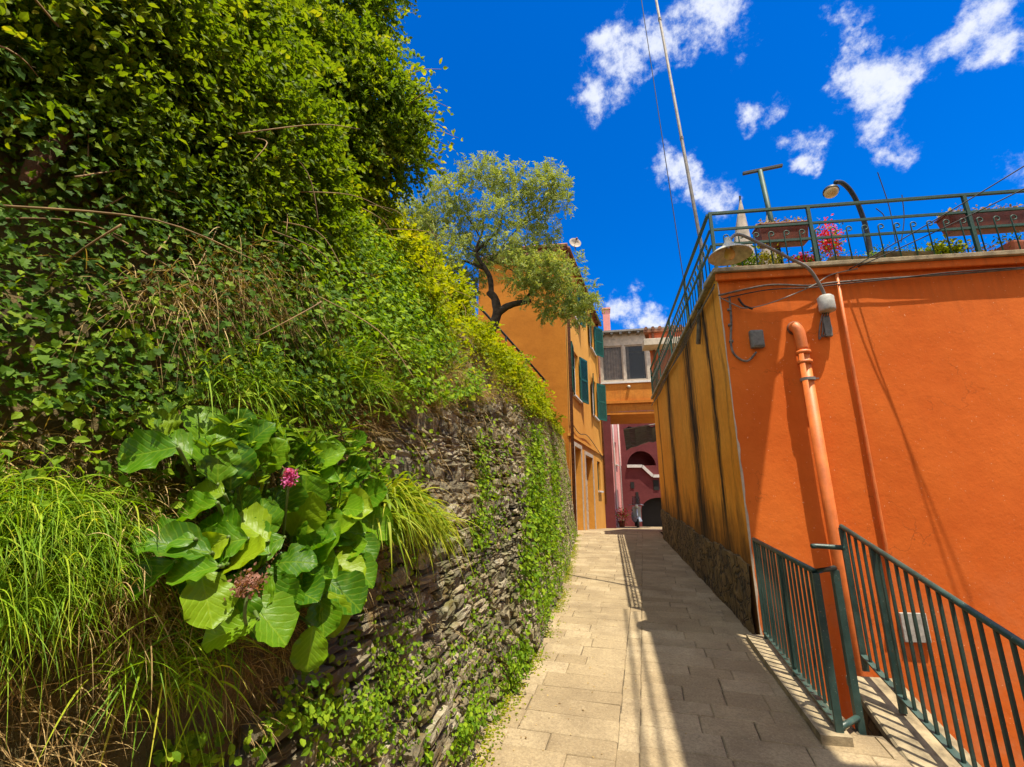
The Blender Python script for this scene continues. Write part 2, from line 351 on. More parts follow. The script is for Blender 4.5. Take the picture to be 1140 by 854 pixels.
def leafobj(name, P, A, N, L, W, T, mat, parent=None, rnd=None):
    T, Fc = T; n = len(P); A = nz(A); N = nz(N - A*np.sum(N*A, 1, keepdims=True)); B = np.cross(N, A)
    V = P[:, None, :] + A[:, None, :]*(T[None, :, 0, None]*L[:, None, None]) + B[:, None, :]*(T[None, :, 1, None]*W[:, None, None]) + N[:, None, :]*(T[None, :, 2, None]*L[:, None, None])
    k = len(T); base = (np.arange(n)*k)[:, None]
    fl = np.array([i for f in Fc for i in f])[None, :]; loops = (base + fl).ravel()
    sizes = np.tile([len(f) for f in Fc], n)
    if rnd is None: rnd = RNG.random(n)
    return meshnp(name, V.reshape(-1, 3), loops, sizes, mat, parent, np.repeat(rnd, k), smooth=False)
def blades(name, P, D, L, W, droop, mat, parent=None, seg=5, rnd=None, roll=.6):
    n = len(P); D = nz(D); t = np.linspace(0, 1, seg+1)
    pts = P[:, None, :] + D[:, None, :]*(L[:, None, None]*t[None, :, None])
    pts[:, :, 2] -= (droop*L)[:, None]*t[None, :]**2
    tan = np.gradient(pts, axis=1); tan = nz(tan)
    side = nz(np.cross(D, np.array([0, 0, 1.]) + RNG.normal(0, roll, (n, 3))))
    w = (W[:, None]*(1-t[None, :]**2.2)*.5*(.55+.45*np.minimum(1, t[None, :]*4)))[:, :, None]*side[:, None, :]
    V = np.stack([pts-w, pts+w], 2).reshape(n, -1, 3); k = V.shape[1]
    fl = np.array([i for j in range(seg) for i in (2*j, 2*j+1, 2*j+3, 2*j+2)])
    loops = ((np.arange(n)*k)[:, None] + fl[None, :]).ravel(); sizes = np.full(n*seg, 4)
    if rnd is None: rnd = RNG.random(n)
    return meshnp(name, V.reshape(-1, 3), loops, sizes, mat, parent, np.repeat(rnd, k), smooth=True)
def rdir(n): return nz(RNG.normal(size=(n, 3)))
# smooth value noise in 3D (for clumping), numpy
_perm = RNG.random((32, 32, 32))
def vn(P, sc):
    p = np.asarray(P)*sc; i = np.floor(p).astype(int); f = p-i; f = f*f*(3-2*f); out = 0
    for dx in (0, 1):
        for dy in (0, 1):
            for dz in (0, 1):
                w = (f[..., 0] if dx else 1-f[..., 0])*(f[..., 1] if dy else 1-f[..., 1])*(f[..., 2] if dz else 1-f[..., 2])
                out = out + w*_perm[(i[..., 0]+dx) % 32, (i[..., 1]+dy) % 32, (i[..., 2]+dz) % 32]
    return out
# ================================================================= CAMERA, LIGHT, SKY
cd = bpy.data.cameras.new('camera'); cam = bpy.data.objects.new('camera', cd); C.objects.link(cam)
cam.location = (0, 0, EYE); cam.rotation_euler = (R(90)+PIT, 0, YAW)
cd.sensor_width = 36; cd.lens = F/1140*36; cd.clip_start = .03; cd.clip_end = 3000; SC.camera = cam
SUNH = Vector((.25, -.20)); SUN_T = 1.0
SUN = Vector((SUNH.x, SUNH.y, SUN_T)).normalized(); EL = math.asin(SUN.z)
sl = bpy.data.lights.new('sun', 'SUN'); sl.energy = 4.3; sl.angle = R(.4); sl.color = (1, .9, .73)
so = bpy.data.objects.new('sun', sl); C.objects.link(so); so.rotation_euler = SUN.to_track_quat('Z', 'Y').to_euler(); so.location = (0, 0, 30)
W = bpy.data.worlds.new('World'); SC.world = W; W.use_nodes = True; nt = W.node_tree
bg = nt.nodes['Background']
sky = nd(nt, 'ShaderNodeTexSky', sky_type='NISHITA', sun_disc=False)
sky.sun_elevation = EL; sky.sun_rotation = math.atan2(SUN.x, SUN.y); sky.ozone_density = 3.0; sky.air_density = 1.0; sky.dust_density = .2
def sky_nodes():
    co = nd(nt, 'ShaderNodeTexCoord').outputs['Generated']
    wn = nd(nt, 'ShaderNodeTexNoise', {'Vector': co, 'Scale': 7.0, 'Detail': 6.0, 'Roughness': .6}).outputs['Color']
    wv = nd(nt, 'ShaderNodeVectorMath', {0: wn, 1: (.5, .5, .5)}, operation='SUBTRACT').outputs[0]
    ws = nd(nt, 'ShaderNodeVectorMath', {0: wv, 3: .16}, operation='SCALE').outputs[0]
    dv = nd(nt, 'ShaderNodeVectorMath', {0: co, 1: ws}, operation='ADD').outputs[0]
    blobs = [(700, 60, 45), (665, 95, 35), (770, 15, 50), (815, 30, 35), (735, 50, 30), (680, 30, 30), (745, 190, 32), (800, 215, 28), (770, 200, 25),
             (850, 122, 20), (895, 155, 24), (880, 175, 15), (945, 80, 34), (985, 90, 42), (1022, 78, 30), (975, 145, 38), (1000, 170, 28), (930, 55, 20), (940, 15, 22),
             (1072, 14, 36), (1122, 62, 26), (1130, 15, 50), (1128, 197, 36), (712, 352, 32), (690, 352, 20), (735, 355, 18), (655, 240, 7), (550, 215, 6)]
    tot = None
    for (px, py, r) in blobs:
        d = ray(px, py); ln = d.length; d = d/ln; ang = r/ln
        dt = nd(nt, 'ShaderNodeVectorMath', {0: dv, 1: tuple(d)}, operation='DISTANCE').outputs['Value']
        v = mth(nt, 'SUBTRACT', 1.0, mth(nt, 'DIVIDE', dt, ang*1.22), clamp=True)
        tot = v if tot is None else mth(nt, 'ADD', tot, v)
    # added bright clouds behind and overhead, out of view, as white fill light
    back = nd(nt, 'ShaderNodeVectorMath', {0: co, 1: (-.05, -.75, .66)}, operation='DOT_PRODUCT').outputs['Value']
    bn = noise(nt, co, 3.0, 6, .6)
    bk = mth(nt, 'MULTIPLY', mth(nt, 'MULTIPLY_ADD', back, 4.0, -1.1, clamp=True), mth(nt, 'MULTIPLY_ADD', bn, 5.0, -1.6, clamp=True))
    rag = noise(nt, co, 16.0, 7, .68)
    f = mth(nt, 'ADD', mth(nt, 'MULTIPLY', tot, .95), mth(nt, 'MULTIPLY_ADD', rag, 3.4, -2.0))
    f = mth(nt, 'MULTIPLY', f, mth(nt, 'MULTIPLY', tot, 5.0, clamp=True))
    f = nd(nt, 'ShaderNodeMapRange', {'Value': f, 1: .0, 2: 1.15, 3: 0.0, 4: 1.0}, interpolation_type='SMOOTHERSTEP').outputs[0]
    f = mth(nt, 'MAXIMUM', mth(nt, 'SMOOTHSTEP' if False else 'MULTIPLY', f, .93), mth(nt, 'MULTIPLY', bk, .9))
    hs = nd(nt, 'ShaderNodeHueSaturation', {'Color': sky.outputs[0], 'Saturation': 1.5, 'Hue': .505, 'Value': .95}).outputs[0]
    cool = mix(nt, 1.0, hs, (.55, .98, 1.22), 'MULTIPLY')
    cool = mix(nt, 1.0, cool, (.92, .92, .94), 'MULTIPLY')
    shade = noise(nt, co, 22.0, 5, .6)
    cc = mix(nt, shade, (3.9, 4.3, 5.4), (5.9, 5.95, 6.1))
    cc = mix(nt, bk, cc, (10.0, 9.9, 9.8))
    nt.links.new(mix(nt, f, cool, cc), bg.inputs['Color']); bg.inputs['Strength'].default_value = .1
sky_nodes()
W.cycles.sampling_method = 'MANUAL'; W.cycles.sample_map_resolution = 1024
vs = SC.view_settings; SC.display_settings.display_device = 'sRGB'; vs.view_transform = 'Standard'; vs.look = 'None'; vs.exposure = .95; vs.gamma = 1
SC.cycles.max_bounces = 8; SC.cycles.diffuse_bounces = 4; SC.cycles.transparent_max_bounces = 12; SC.cycles.use_denoising = True
SC.cycles.caustics_reflective = False
# ================================================================= GROUND AND LANE
def grid(name, xs, ys, zf, mat, kind='structure'):
    V = [(x, y, float(zf(x, y))) for y in ys for x in xs]; nx = len(xs)
    Fs = [(j*nx+i, j*nx+i+1, (j+1)*nx+i+1, (j+1)*nx+i) for j in range(len(ys)-1) for i in range(nx-1)]
    o = MB().add(V, Fs).build(name, mat); return tag(o, kind=kind)
far = [-400, -60, -20, -12, -8, -6, -4, -2, 0, 2, 4, 6, 8, 10, 12, 13.4, 16, 20, 30, 45, 60, 150, 500]
grid('ground', [-300, -60, -12, -6, -3, 0, 3, 6, 12, 60, 300], far, lambda x, y: -2.3 if y < 12 else -2.0, M['soil'])
grid('lane_bed', [-1.4, 0, 1.33], np.arange(-6, 2.9, .9).tolist()+[2.95], lambda x, y: zg(y)-.012, M['joint'])
grid('lane_bed', [-1.4, 0, 1.62], [2.95, 3.6], lambda x, y: zg(y)-.012, M['joint'])
grid('lane_bed', [-1.4, 0, 1.5], [3.601, 4.2, 5.2, 6, 8, 10, 12, 13.4], lambda x, y: zg(y)-.012, M['joint'])
grid('alley_paving', [-2, 0, 2, 4, 7], [13.45, 16, 20, 25, 32], lambda x, y: zg(y)-.006, M['pave'])
def lane():
    V, Fc, rn = [], [], []; ang = R(5.0); ca, sa = math.cos(ang), math.sin(ang); y = -3.0; row = 0
    while y < 13.9:
        d = random.uniform(.17, .24); cols = [-2.6]
        x = -2.6 + random.uniform(.1, .6)
        while x < -.26: cols.append(x); x += random.uniform(.26, .52)
        if cols[-1] > -.5: cols.pop()
        cols += [-.26, -.13]; x = -.13 + random.uniform(.3, .6)
        while x < 3.4: cols.append(x); x += random.uniform(.26, .5)
        for a, b2 in zip(cols[:-1], cols[1:]):
            y0, y1 = (y, y+d)
            if b2 == -.13: y0 += .12; y1 += .12
            g = random.uniform(.0005, .0025); dz = random.uniform(-.0025, .0025); tx, ty = random.uniform(-.008, .008), random.uniform(-.012, .012)
            j = lambda: random.uniform(-.004, .004)
            q = [(a+g+j(), y0+g+j()), (b2-g+j(), y0+g+j()), (b2-g+j(), y1-g+j()), (a+g+j(), y1-g+j())]
            W2 = [(px*ca+py*sa*1.0, -px*sa+py*ca) for px, py in q]
            cxm = sum(p[0] for p in W2)/4; cym = sum(p[1] for p in W2)/4
            hi = 1.325 if cym < 2.95 else (1.60 if cym < 3.6 else 1.47)
            W2 = [(min(max(px, -1.3), hi), py) for px, py in W2]
            if abs(W2[0][0]-W2[1][0]) < .03 or cym > 13.5: continue
            n = len(V); c = .006
            cx, cy = sum(p[0] for p in W2)/4, sum(p[1] for p in W2)/4
            for px, py in W2: V.append((px, py, float(zg(py))-.02))
            for px, py in W2:
                V.append((px, py, float(zg(py))-.004+dz))
            for px, py in W2:
                ux, uy = cx-px, cy-py; l = math.hypot(ux, uy) or 1
                V.append((px+ux/l*c*1.6, py+uy/l*c*1.6, float(zg(py))+.0015+dz+tx*(px-cx)+ty*(py-cy)))
            for k in range(4):
                l = (k+1) % 4; Fc += [(n+k, n+l, n+4+l, n+4+k), (n+4+k, n+4+l, n+8+l, n+8+k)]
            Fc.append((n+8, n+9, n+10, n+11)); rn += [random.random()]*12
        y += d; row += 1
    lp = [i for f in Fc for i in f]
    o = meshnp('lane', V, lp, [len(f) for f in Fc], M['pave'], None, rn, smooth=False); tag(o, kind='structure')
lane()
# ================================================================= BANK (left)
EDGE = [(533.8, 828), (551, 794), (571.6, 763), (597, 725), (623, 663), (638.7, 604.7)]
def gpt(px, py):
    r = ray(px, py); k = EYE/(.056*r.y - r.z); return Vector((r.x*k, r.y*k, EYE+r.z*k))
EP = [gpt(*e) for e in EDGE]
print('edge', [(round(p.x, 2), round(p.y, 2)) for p in EP])
def wx0(y): return np.interp(y, [-3, .5] + [p.y for p in EP] + [12.6], [-.86, -.84] + [p.x for p in EP] + [EP[-1].x])
def wt(y): return np.interp(y, [-3, .6, 1.4, 2.2, 4.3, 8, 10.6, 12.6], [.6, .75, 1.05, 2.0, 2.55, 2.95, 3.12, 3.2])
def wallx(y, z): return wx0(y) - .115*(z-zg(y))
def crest(y): return np.interp(y, [-3, 2, 5, 8, 10, 12.6], [4.3, 4.3, 4.45, 4.05, 3.6, 3.25]), np.interp(y, [-3, 2, 5, 8, 10, 12.6], [-2.3, -2.3, -2.35, -2.1, -1.85, -1.6])
def bank(y, t):      # t 0..1 wall top -> crest, 1..2 back over the upper ground
    y = np.asarray(y, float); t = np.asarray(t, float)
    z0 = wt(y); x0 = wallx(y, z0) - .02; z1, x1 = crest(y)
    u = np.clip(t, 0, 1); e = u**.92
    x = x0 + (x1-x0)*(u**1.25); z = z0 + (z1-z0)*e
    v = np.clip(t-1, 0, 1); x = x - 7.0*v; z = z + .7*v + .12*np.sin(v*9)
    P = np.stack([x, y, z], -1); d = (vn(P, 1.7)-.5)*.22 + (vn(P, 5)-.5)*.1
    k = np.clip(t*3, 0, 1)*np.clip((12.75-y)*3, 0, 1); P[..., 0] += d*k*.8; P[..., 2] += d*k*.6
    return P
def bank_mesh():
    ys = np.concatenate([np.linspace(-3, 6, 110), np.linspace(6.1, 12.5, 50)]); ts = np.concatenate([np.linspace(0, 1, 44), np.linspace(1.04, 2, 14)])
    Y, T = np.meshgrid(ys, ts, indexing='ij'); P = bank(Y, T).reshape(-1, 3)
    n, m_ = len(ys), len(ts); I = np.arange(n*m_).reshape(n, m_)
    q = np.stack([I[:-1, :-1], I[:-1, 1:], I[1:, 1:], I[1:, :-1]], -1).reshape(-1)
    o = meshnp('hillside', P, q, np.full((n-1)*(m_-1), 4), M['soil'], None, None); tag(o, kind='structure')
bank_mesh()
# dense lookup for placing plants where a sight line meets the bank or the wall
_Y, _T = np.meshgrid(np.linspace(-1, 12.5, 400), np.linspace(0, 1.2, 120), indexing='ij'); _B = bank(_Y, _T).reshape(-1, 3)
_Z = np.linspace(0, 1, 60); _Yw, _Zw = np.meshgrid(np.linspace(-1, 12.5, 400), _Z, indexing='ij')
_zw = zg(_Yw) + (wt(_Yw)-zg(_Yw))*_Zw; _Wl = np.stack([wallx(_Yw, _zw), _Yw, _zw], -1).reshape(-1, 3)
_S = np.concatenate([_B, _Wl]); _e = _S - np.array([0, 0, EYE]); _dist = np.linalg.norm(_e, axis=1); _eu = _e/_dist[:, None]
def hit(px, py):
    r = ray(px, py).normalized(); c = _eu @ np.array(r); ok = np.where(c > math.cos(R(1.2)))[0]
    if len(ok) == 0: ok = np.argsort(-c)[:3]
    i = ok[np.argmin(_dist[ok] - c[ok]*0)]; return Vector(_S[i])
def bnorm(y, t):
    e = .03; a = bank(y+e, t)-bank(y-e, t); b2 = bank(y, t+e)-bank(y, np.maximum(t-e, 0)); return nz(np.cross(a, -b2)*-1)
# stone wall
def stone_wall():
    V, L, S, rn = [], [], [], []
    # rounded block template
    g = np.linspace(-1, 1, 4); pts = []; idx = {}
    def vid(p):
        k = tuple(np.round(p, 3))
        if k not in idx: idx[k] = len(pts); pts.append(p)
        return idx[k]
    fs = []
    for ax in range(3):
        for sg in (-1, 1):
            for i in range(3):
                for j in range(3):
                    q = []
                    for (a, b2) in ((i, j), (i+1, j), (i+1, j+1), (i, j+1)):
                        p = [0, 0, 0]; p[ax] = sg; p[(ax+1) % 3] = g[a]; p[(ax+2) % 3] = g[b2]; q.append(vid(p))
                    fs.append(q if sg > 0 else q[::-1])
    T = np.array(pts, float); ln = np.linalg.norm(T, axis=1, keepdims=True); T = T*(1-.13*(ln/1.732)**3)
    z = 0.0; pos = []
    ylo, yhi = .2, 12.52
    while z < 2.75:
        h = random.choice((random.uniform(.028, .045), random.uniform(.04, .065), random.uniform(.06, .105))); y = ylo + random.uniform(0, .1)
        while y < yhi:
            l = random.uniform(.08, .30)
            yc = y+l/2; f = random.uniform(0, 1)
            zc = float(zg(yc)) + z + h/2 + random.uniform(-.008, .008) + .03*math.sin(yc*1.9+z*3)
            if zc < float(wt(yc)) - .0: pos.append((yc, zc, l, h))
            y += l*random.uniform(.93, 1.02)
        z += h*.97
    n0 = 0
    for (yc, zc, l, h) in pos:
        sc = np.array([.06+random.uniform(0, .02), l*.5, h*.5*random.uniform(.85, 1.1)])
        P = T*sc
        P = P + (RNG.random((len(T), 3))-.5)*np.array([.022, .022, .6*h*.2])
        r1 = random.gauss(0, .03); r2 = random.gauss(0, .035); r3 = random.gauss(0, .12)
        P[:, 1:] = P[:, 1:] @ np.array([[math.cos(r1), math.sin(r1)], [-math.sin(r1), math.cos(r1)]])
        P[:, :2] = P[:, :2] @ np.array([[math.cos(r2), math.sin(r2)], [-math.sin(r2), math.cos(r2)]])
        P = P + np.array([float(wallx(yc, zc))-.055+random.uniform(-.010, .008) + .018*math.sin(yc*3.1)*math.sin(zc*4), yc, zc])
        V.append(P); L.append(np.array(fs).ravel()+n0); n0 += len(T); rn += [random.random()]*len(T)
    V = np.concatenate(V); L = np.concatenate(L)
    root = empty('stone_wall', (float(wx0(6)), 6, float(zg(6))), 'rough dry stone retaining wall with dark mossy stones along the left side of the lane', 'wall')
    meshnp('stonework', V, L, np.full(len(L)//4, 4), M['stone'], root, rn, smooth=False)
    ys = np.linspace(-3, 12.5, 60); mb = MB(); vs2 = []; ff = []
    for i, y in enumerate(ys):
        for zz in (float(zg(y))-.1, float(wt(y))-.03): vs2.append((float(wallx(y, zz))-.075, y, zz))
        if i: ff.append((2*i-2, 2*i, 2*i+1, 2*i-1))
    mb.add(vs2, ff).build('earth_core', M['soil'], root)
    return root
stone_wall()
# ================================================================= PLANTS ON THE BANK
def off(px, py, d=.0):
    h = hit(px, py); r = (h-Vector((0, 0, EYE))); return h - r.normalized()*d
def surf_sample(n, ylo, yhi, tlo, thi, clump=None, lo=.4):
    Y = RNG.uniform(ylo, yhi, n*3); T = RNG.uniform(tlo, thi, n*3); P = bank(Y, T)
    if clump: k = vn(P+3, clump) > lo; Y, T, P = Y[k], T[k], P[k]
    Y, T, P = Y[:n], T[:n], P[:n]; return P, bnorm(Y, T)
def wall_sample(n, ylo, yhi, f0, f1, clump=None, lo=.4):
    Y = RNG.uniform(ylo, yhi, n*3); f = RNG.uniform(f0, f1, n*3); z = zg(Y)+(wt(Y)-zg(Y))*f
    P = np.stack([wallx(Y, z), Y, z], -1)
    if clump: k = vn(P+9, clump) > lo; P = P[k]
    P = P[:n]; return P, np.tile(nz(np.array([[1, 0, .12]])), (len(P), 1))
def cover(name, P, N, off, size, T, mat, parent=None, upb=.5, jit=.55, asp=.8, rnd=None):
    n = len(P); P = P + N*RNG.uniform(0, 1, (n, 1))**1.5*off + RNG.normal(0, .01, (n, 3))
    nn = nz(N*.8 + np.array([0.15, -.1, upb]) + RNG.normal(0, jit, (n, 3)))
    A = nz(np.cross(nn, rdir(n)) + np.array([.25, -.1, -.35]))
    L = size*RNG.uniform(.6, 1.35, n)
    return leafobj(name, P, A, nn, L, L*asp*RNG.uniform(.8, 1.2, n), T, mat, parent, rnd)
# dark ivy and bramble cover of the whole bank (uncountable)
PC = None
def near_plant(P, r=.36):
    c = np.array(off(310, 590, .0)); return np.linalg.norm((P-c)*np.array([1, .85, 1.]), axis=1) < r
P, N = surf_sample(95000, -.6, 3.4, .1, 1.15); k = ~((P[:, 1] > 1.7) & (P[:, 2] < 3.7) & (RNG.random(len(P)) < .8)) & ~near_plant(P, .44) & ~((P[:, 1] < 1.0) & (P[:, 2] < 1.75)); P, N = P[k], N[k]
tag(cover('ivy', P, N, 0.2, .022, IVY, G['ivy']), kind='stuff')
P, N = surf_sample(60000, 2.5, 12.4, .0, 1.1, 1.1, .3); k = ~((P[:, 1] < 5.2) & (P[:, 2] < 3.15+.5*(vn(P, 2.2)-.5))) & (RNG.random(len(P)) < .25+.9*vn(P+5, 2.6)) | (RNG.random(len(P)) < .12); P, N = P[k], N[k]
tag(cover('ground_cover', P, N, .18, .038, OVAL, G['bright'], upb=.8), kind='stuff')
def lumps(n, spheres, shell=.55, clumpr=.16, per=70, squash=1.0):
    """leaf positions: small clumps sitting in the outer part of a union of balls"""
    cs = np.array([s[:3] for s in spheres]); rs = np.array([s[3] for s in spheres]); w = rs**2/np.sum(rs**2)
    m_ = max(1, n//per); i = RNG.choice(len(rs), m_, p=w); d = rdir(m_); rad = rs[i]*(shell+(1-shell)*RNG.random(m_)**.6)
    c = cs[i] + d*rad[:, None]
    ins = np.zeros(m_, bool)
    for k in range(len(rs)): ins |= (np.linalg.norm(c-cs[k], axis=1) < rs[k]*shell*.8)
    c = c[~ins]; d = d[~ins]
    cr = clumpr*RNG.uniform(.5, 1.5, len(c))
    P = (c[:, None, :] + RNG.normal(size=(len(c), per, 3))*cr[:, None, None]*np.array([1, 1, .7*squash])).reshape(-1, 3)
    N = np.repeat(d, per, 0); rn = np.clip(np.repeat(RNG.random(len(c)), per)*.55 + RNG.random(len(P))*.5, 0, 1)
    return P, N, rn
def sprays(spheres, n, slen, per, bias=(0, 0, .2), inner=.35, droop=.35, spread=.8):
    cs = np.array([q[:3] for q in spheres]); rs = np.array([q[3] for q in spheres]); i = RNG.choice(len(rs), n, p=rs**2/np.sum(rs**2))
    d = rdir(n); b = cs[i] + d*(rs[i]*(inner+(1-inner)*RNG.random(n)**.5))[:, None]
    ins = np.zeros(n, bool)
    for k in range(len(rs)): ins |= np.linalg.norm(b-cs[k], axis=1) < rs[k]*inner*.9
    keep = (~ins) & (vn(b, 3.1) > .30); b, d, i = b[keep], d[keep], i[keep]; n = len(b)
    D = nz(d*.6 + np.array(bias) + RNG.normal(0, .55, (n, 3))); L = slen*RNG.uniform(.4, 1.3, n)
    t = np.linspace(.08, 1, per); P = b[:, None, :] + D[:, None, :]*(L[:, None, None]*t[None, :, None]); P[:, :, 2] -= (droop*L)[:, None]*t[None, :]**2
    sd = nz(np.cross(D, rdir(n)))[:, None, :]*np.where(np.arange(per) % 2 == 0, 1, -1)[None, :, None]
    A = nz(D[:, None, :] + sd*spread + RNG.normal(0, .3, (n, per, 3)) + np.array([0, 0, -.25]))
    N = nz(d[:, None, :]*.4 + np.array([.15, 0, .6]) + RNG.normal(0, .35, (n, per, 3)))
    rn = np.clip(RNG.random(n)[:, None]*.5 + t[None, :]*.25 + RNG.random((n, per))*.3, 0, 1)
    P = P + RNG.normal(0, .006, P.shape)
    return P.reshape(-1, 3), A.reshape(-1, 3), N.reshape(-1, 3), rn.ravel()
def sph(px, py, y, r, k=1.0): v = on_y(px, py, y*k); return (v.x, v.y, v.z, r*k)
# ---- the big overhanging shrub
sp = [sph(q[0], q[1], q[2], q[3], .72) for q in ((400, 110, 3.9, .66), (416, 148, 3.9, .56), (365, 20, 3.9, .75), (345, 185, 3.5, .58), (300, 60, 3.3, .8), (400, -90, 3.9, .8), (280, -80, 3.2, .9), (392, 190, 3.8, .34))]
def offs(px, py, d, r): v = off(px, py, d); return (v.x, v.y, v.z, r)
sp += [offs(225, 40, .35, .5), offs(150, 20, .3, .45), offs(70, 10, .25, .4), offs(190, 110, .3, .42), offs(270, 150, .4, .45), offs(240, 200, .22, .3), offs(310, 200, .45, .42), offs(330, 235, .45, .3), offs(150, -80, .4, .6), offs(0, -60, .3, .5), offs(120, 150, .12, .2)]
sh = empty('overhanging_shrub', hit(330, 260), 'huge dense green shrub overhanging the bank at upper left against the sky', 'shrub')
P, A, Nn, rn = sprays(sp, 17000, .22, 18, (.25, 0, 0), .35, .5)
dd = np.linalg.norm(P-np.array([0, 0, EYE]), axis=1)
k = (P[:, 0] < -.7) & (dd > 1.3) & ((P[:, 0] < -1.2) | (P[:, 1] > 2.2)); P, A, Nn, rn = P[k], A[k], Nn[k], rn[k]
L = np.clip(.0118*np.linalg.norm(P-np.array([0, 0, EYE]), axis=1), .024, .038)*RNG.uniform(.6, 1.3, len(P))
leafobj('foliage', P, A, Nn, L, L*.6, OVAL, G['shrub'], sh, rn)
mb = MB()
b0 = hit(200, 330)
for (px, py, y) in [(400, 130, 3.9), (370, 30, 3.9), (340, 190, 3.6), (290, 70, 3.2), (220, 50, 2.9), (420, 170, 4.0), (270, 150, 3.0)]:
    e = on_y(px, py, y*.72); root0 = Vector((-2.25, y*.7+.1, 3.7)); mid = root0.lerp(e, .5)+Vector((random.uniform(-.1, .1), random.uniform(-.15, .15), .25))
    mb.tube(smooth_path([root0, mid, e], 6), np.linspace(.05, .012, 13), 7)
mb.build('branch', M['barkbrown'], sh, True)
mb = MB()
TW = []
for i in range(26):     # wisps leaving the outline
    s0 = random.choice(sp[:5]); c = Vector(s0[:3]); d = Vector((random.uniform(.3, 1), random.uniform(-.3, .6), random.uniform(-.3, .7))).normalized()
    a = c + d*s0[3]*.8; e = a + d*random.uniform(.25, .45) + Vector((0, 0, -.08)); MB().tube(smooth_path([a, a.lerp(e, .5)+Vector((0, 0, .05)), e], 4), np.linspace(.005, .0015, 9), 4).build('twig', M['twig'], sh, True)
    TW += [(a.lerp(e, t), d) for t in np.linspace(.1, 1, 14)]
P = np.array([tuple(p) for p, d in TW]) + RNG.normal(0, .022, (len(TW), 3)); D = np.array([tuple(d) for p, d in TW])
leafobj('shoot_leaves', P, nz(D+RNG.normal(0, .7, P.shape)), nz(RNG.normal(0, .6, P.shape)+np.array([0, 0, .8])), RNG.uniform(.03, .055, len(P)), RNG.uniform(.02, .035, len(P)), OVAL, G['bright'], sh)
# old trunk showing among the ivy, upper left
tr = empty('ivy_covered_trunk', off(60, 190, .1), 'short brown stump of bark half hidden in dark ivy at far left', 'tree trunk')
a, bb = off(30, 190, .12), off(74, 147, .14)
MB().tube(smooth_path([a, a.lerp(bb, .5)+Vector((0, 0, .015)), bb, off(105, 115, .14)], 8), [.008+.016*math.sin(min(1, i/20)*2.6) for i in range(25)], 12, wob=.14).build('trunk', M['barkbrown'], tr, True)
# ---- bramble stems hanging across the ivy
stems = [st_ for st_ in [((0, 75), (60, 110), (88, 165), (105, 185)), ((0, 222), (40, 212), (60, 195)), ((205, 95), (230, 110), (245, 140)), ((95, 195), (150, 180), (210, 175), (240, 160)), ((40, 330), (52, 270), (85, 240)),
         ((200, 185), (205, 220), (215, 260)), ((270, 70), (300, 95), (330, 150)), ((150, 60), (210, 90), (240, 120)), ((180, 270), (215, 240), (235, 190)), ((0, 150), (70, 140), (120, 160)), ((110, 120), (105, 170), (90, 200)),
         ((220, 300), (250, 240), (245, 200)), ((0, 415), (40, 420), (60, 430)), ((300, 90), (345, 120), (345, 155)), ((120, 220), (180, 205), (230, 215))] if min(q[0] for q in st_) > 45]
mb = MB()
for st in stems:
    pts = [off(px, py, random.uniform(.12, .26)) for px, py in st]; n = (len(pts)-1)*6+1
    mb.tube(smooth_path(pts, 6), np.linspace(.0024, .001, n), 5)
for i in range(190):
    y = random.uniform(.2, 5.5); t = random.uniform(.3, 1.1); p = Vector(bank(y, t)); n_ = Vector(bnorm(np.array([y]), np.array([t]))[0]); p += n_*random.uniform(.08, .3)
    d = Vector((random.uniform(-.3, .5), random.uniform(-1, 1), random.uniform(-.9, .4))).normalized(); l = random.uniform(.2, .6)
    q = p+d*l; mb.tube(smooth_path([p, p.lerp(q, .5)+n_*.06, q], 5), np.linspace(.003, .001, 11), 4)
tag(mb.build('bramble_stems', M['twig'], None, True), kind='stuff')
# ---- grass plants
def tuft(name, centers, n, L, spread, droop, mat, label, cat='grass', seg=6, W=.006, up=.8, group=None, out=(.6, -.15, 0), kind=None, rad=.05, second=None):
    P, D = [], []
    for c in centers:
        m_ = n//len(centers); c = np.array(c)
        P.append(c + RNG.normal(0, rad, (m_, 3))*np.array([.6, 1, .6])); D.append(np.array(out)*.55 + np.array([0, 0, up]) + RNG.normal(0, spread, (m_, 3)))
    P = np.concatenate(P); D = np.concatenate(D); k = len(P)
    o = blades(name, P, D, L*RNG.uniform(.5, 1.15, k), W*RNG.uniform(.6, 1.3, k), droop*RNG.uniform(.6, 1.3, k), mat, None, seg)
    if kind: tag(o, kind=kind); return o
    tag(o, label, cat, group); return o
grp = 'grass tussocks on the bank'
cen = [off(px, py, .03) for px, py in ((10, 560), (45, 570), (85, 575), (120, 590), (10, 610), (60, 620), (100, 640), (20, 660))]
tuft('grass_tussock', cen, 3600, .15, .5, .8, G['grass'], 'large bright green tussock of fine grass drooping at the far left of the bank', W=.0026, up=.55, seg=8, out=(.7, -.2, 0), group=grp)
cen = [off(px, py, .04) for px, py in ((150, 600), (165, 640), (175, 680), (140, 660), (155, 560))]
tuft('dry_grass_tussock', cen, 800, .12, .5, .6, G['dry'], 'straw coloured dry grass tussock between the green tussock and the broad leaved plant', W=.0025, up=.3, group=grp)
cen = [off(px, py, .05) for px, py in ((440, 560), (455, 565), (470, 575), (430, 575), (485, 590))]
tuft('arching_grass_tussock', cen, 700, .34, .30, 1.05, G['grassy'], 'yellow green strap leaved tussock arching over the stones right of the broad leaved plant', W=.014, up=.75, seg=9, out=(.7, -.05, 0), group=grp, rad=.04)
cen = [off(px, py, .03) for px, py in ((180, 720), (200, 750), (220, 690), (230, 730))]
tuft('small_grass_tussock', cen, 420, .17, .5, .6, G['grass'], 'small green grass tussock below the broad leaved plant on bare earth', W=.004, up=.4, group=grp)
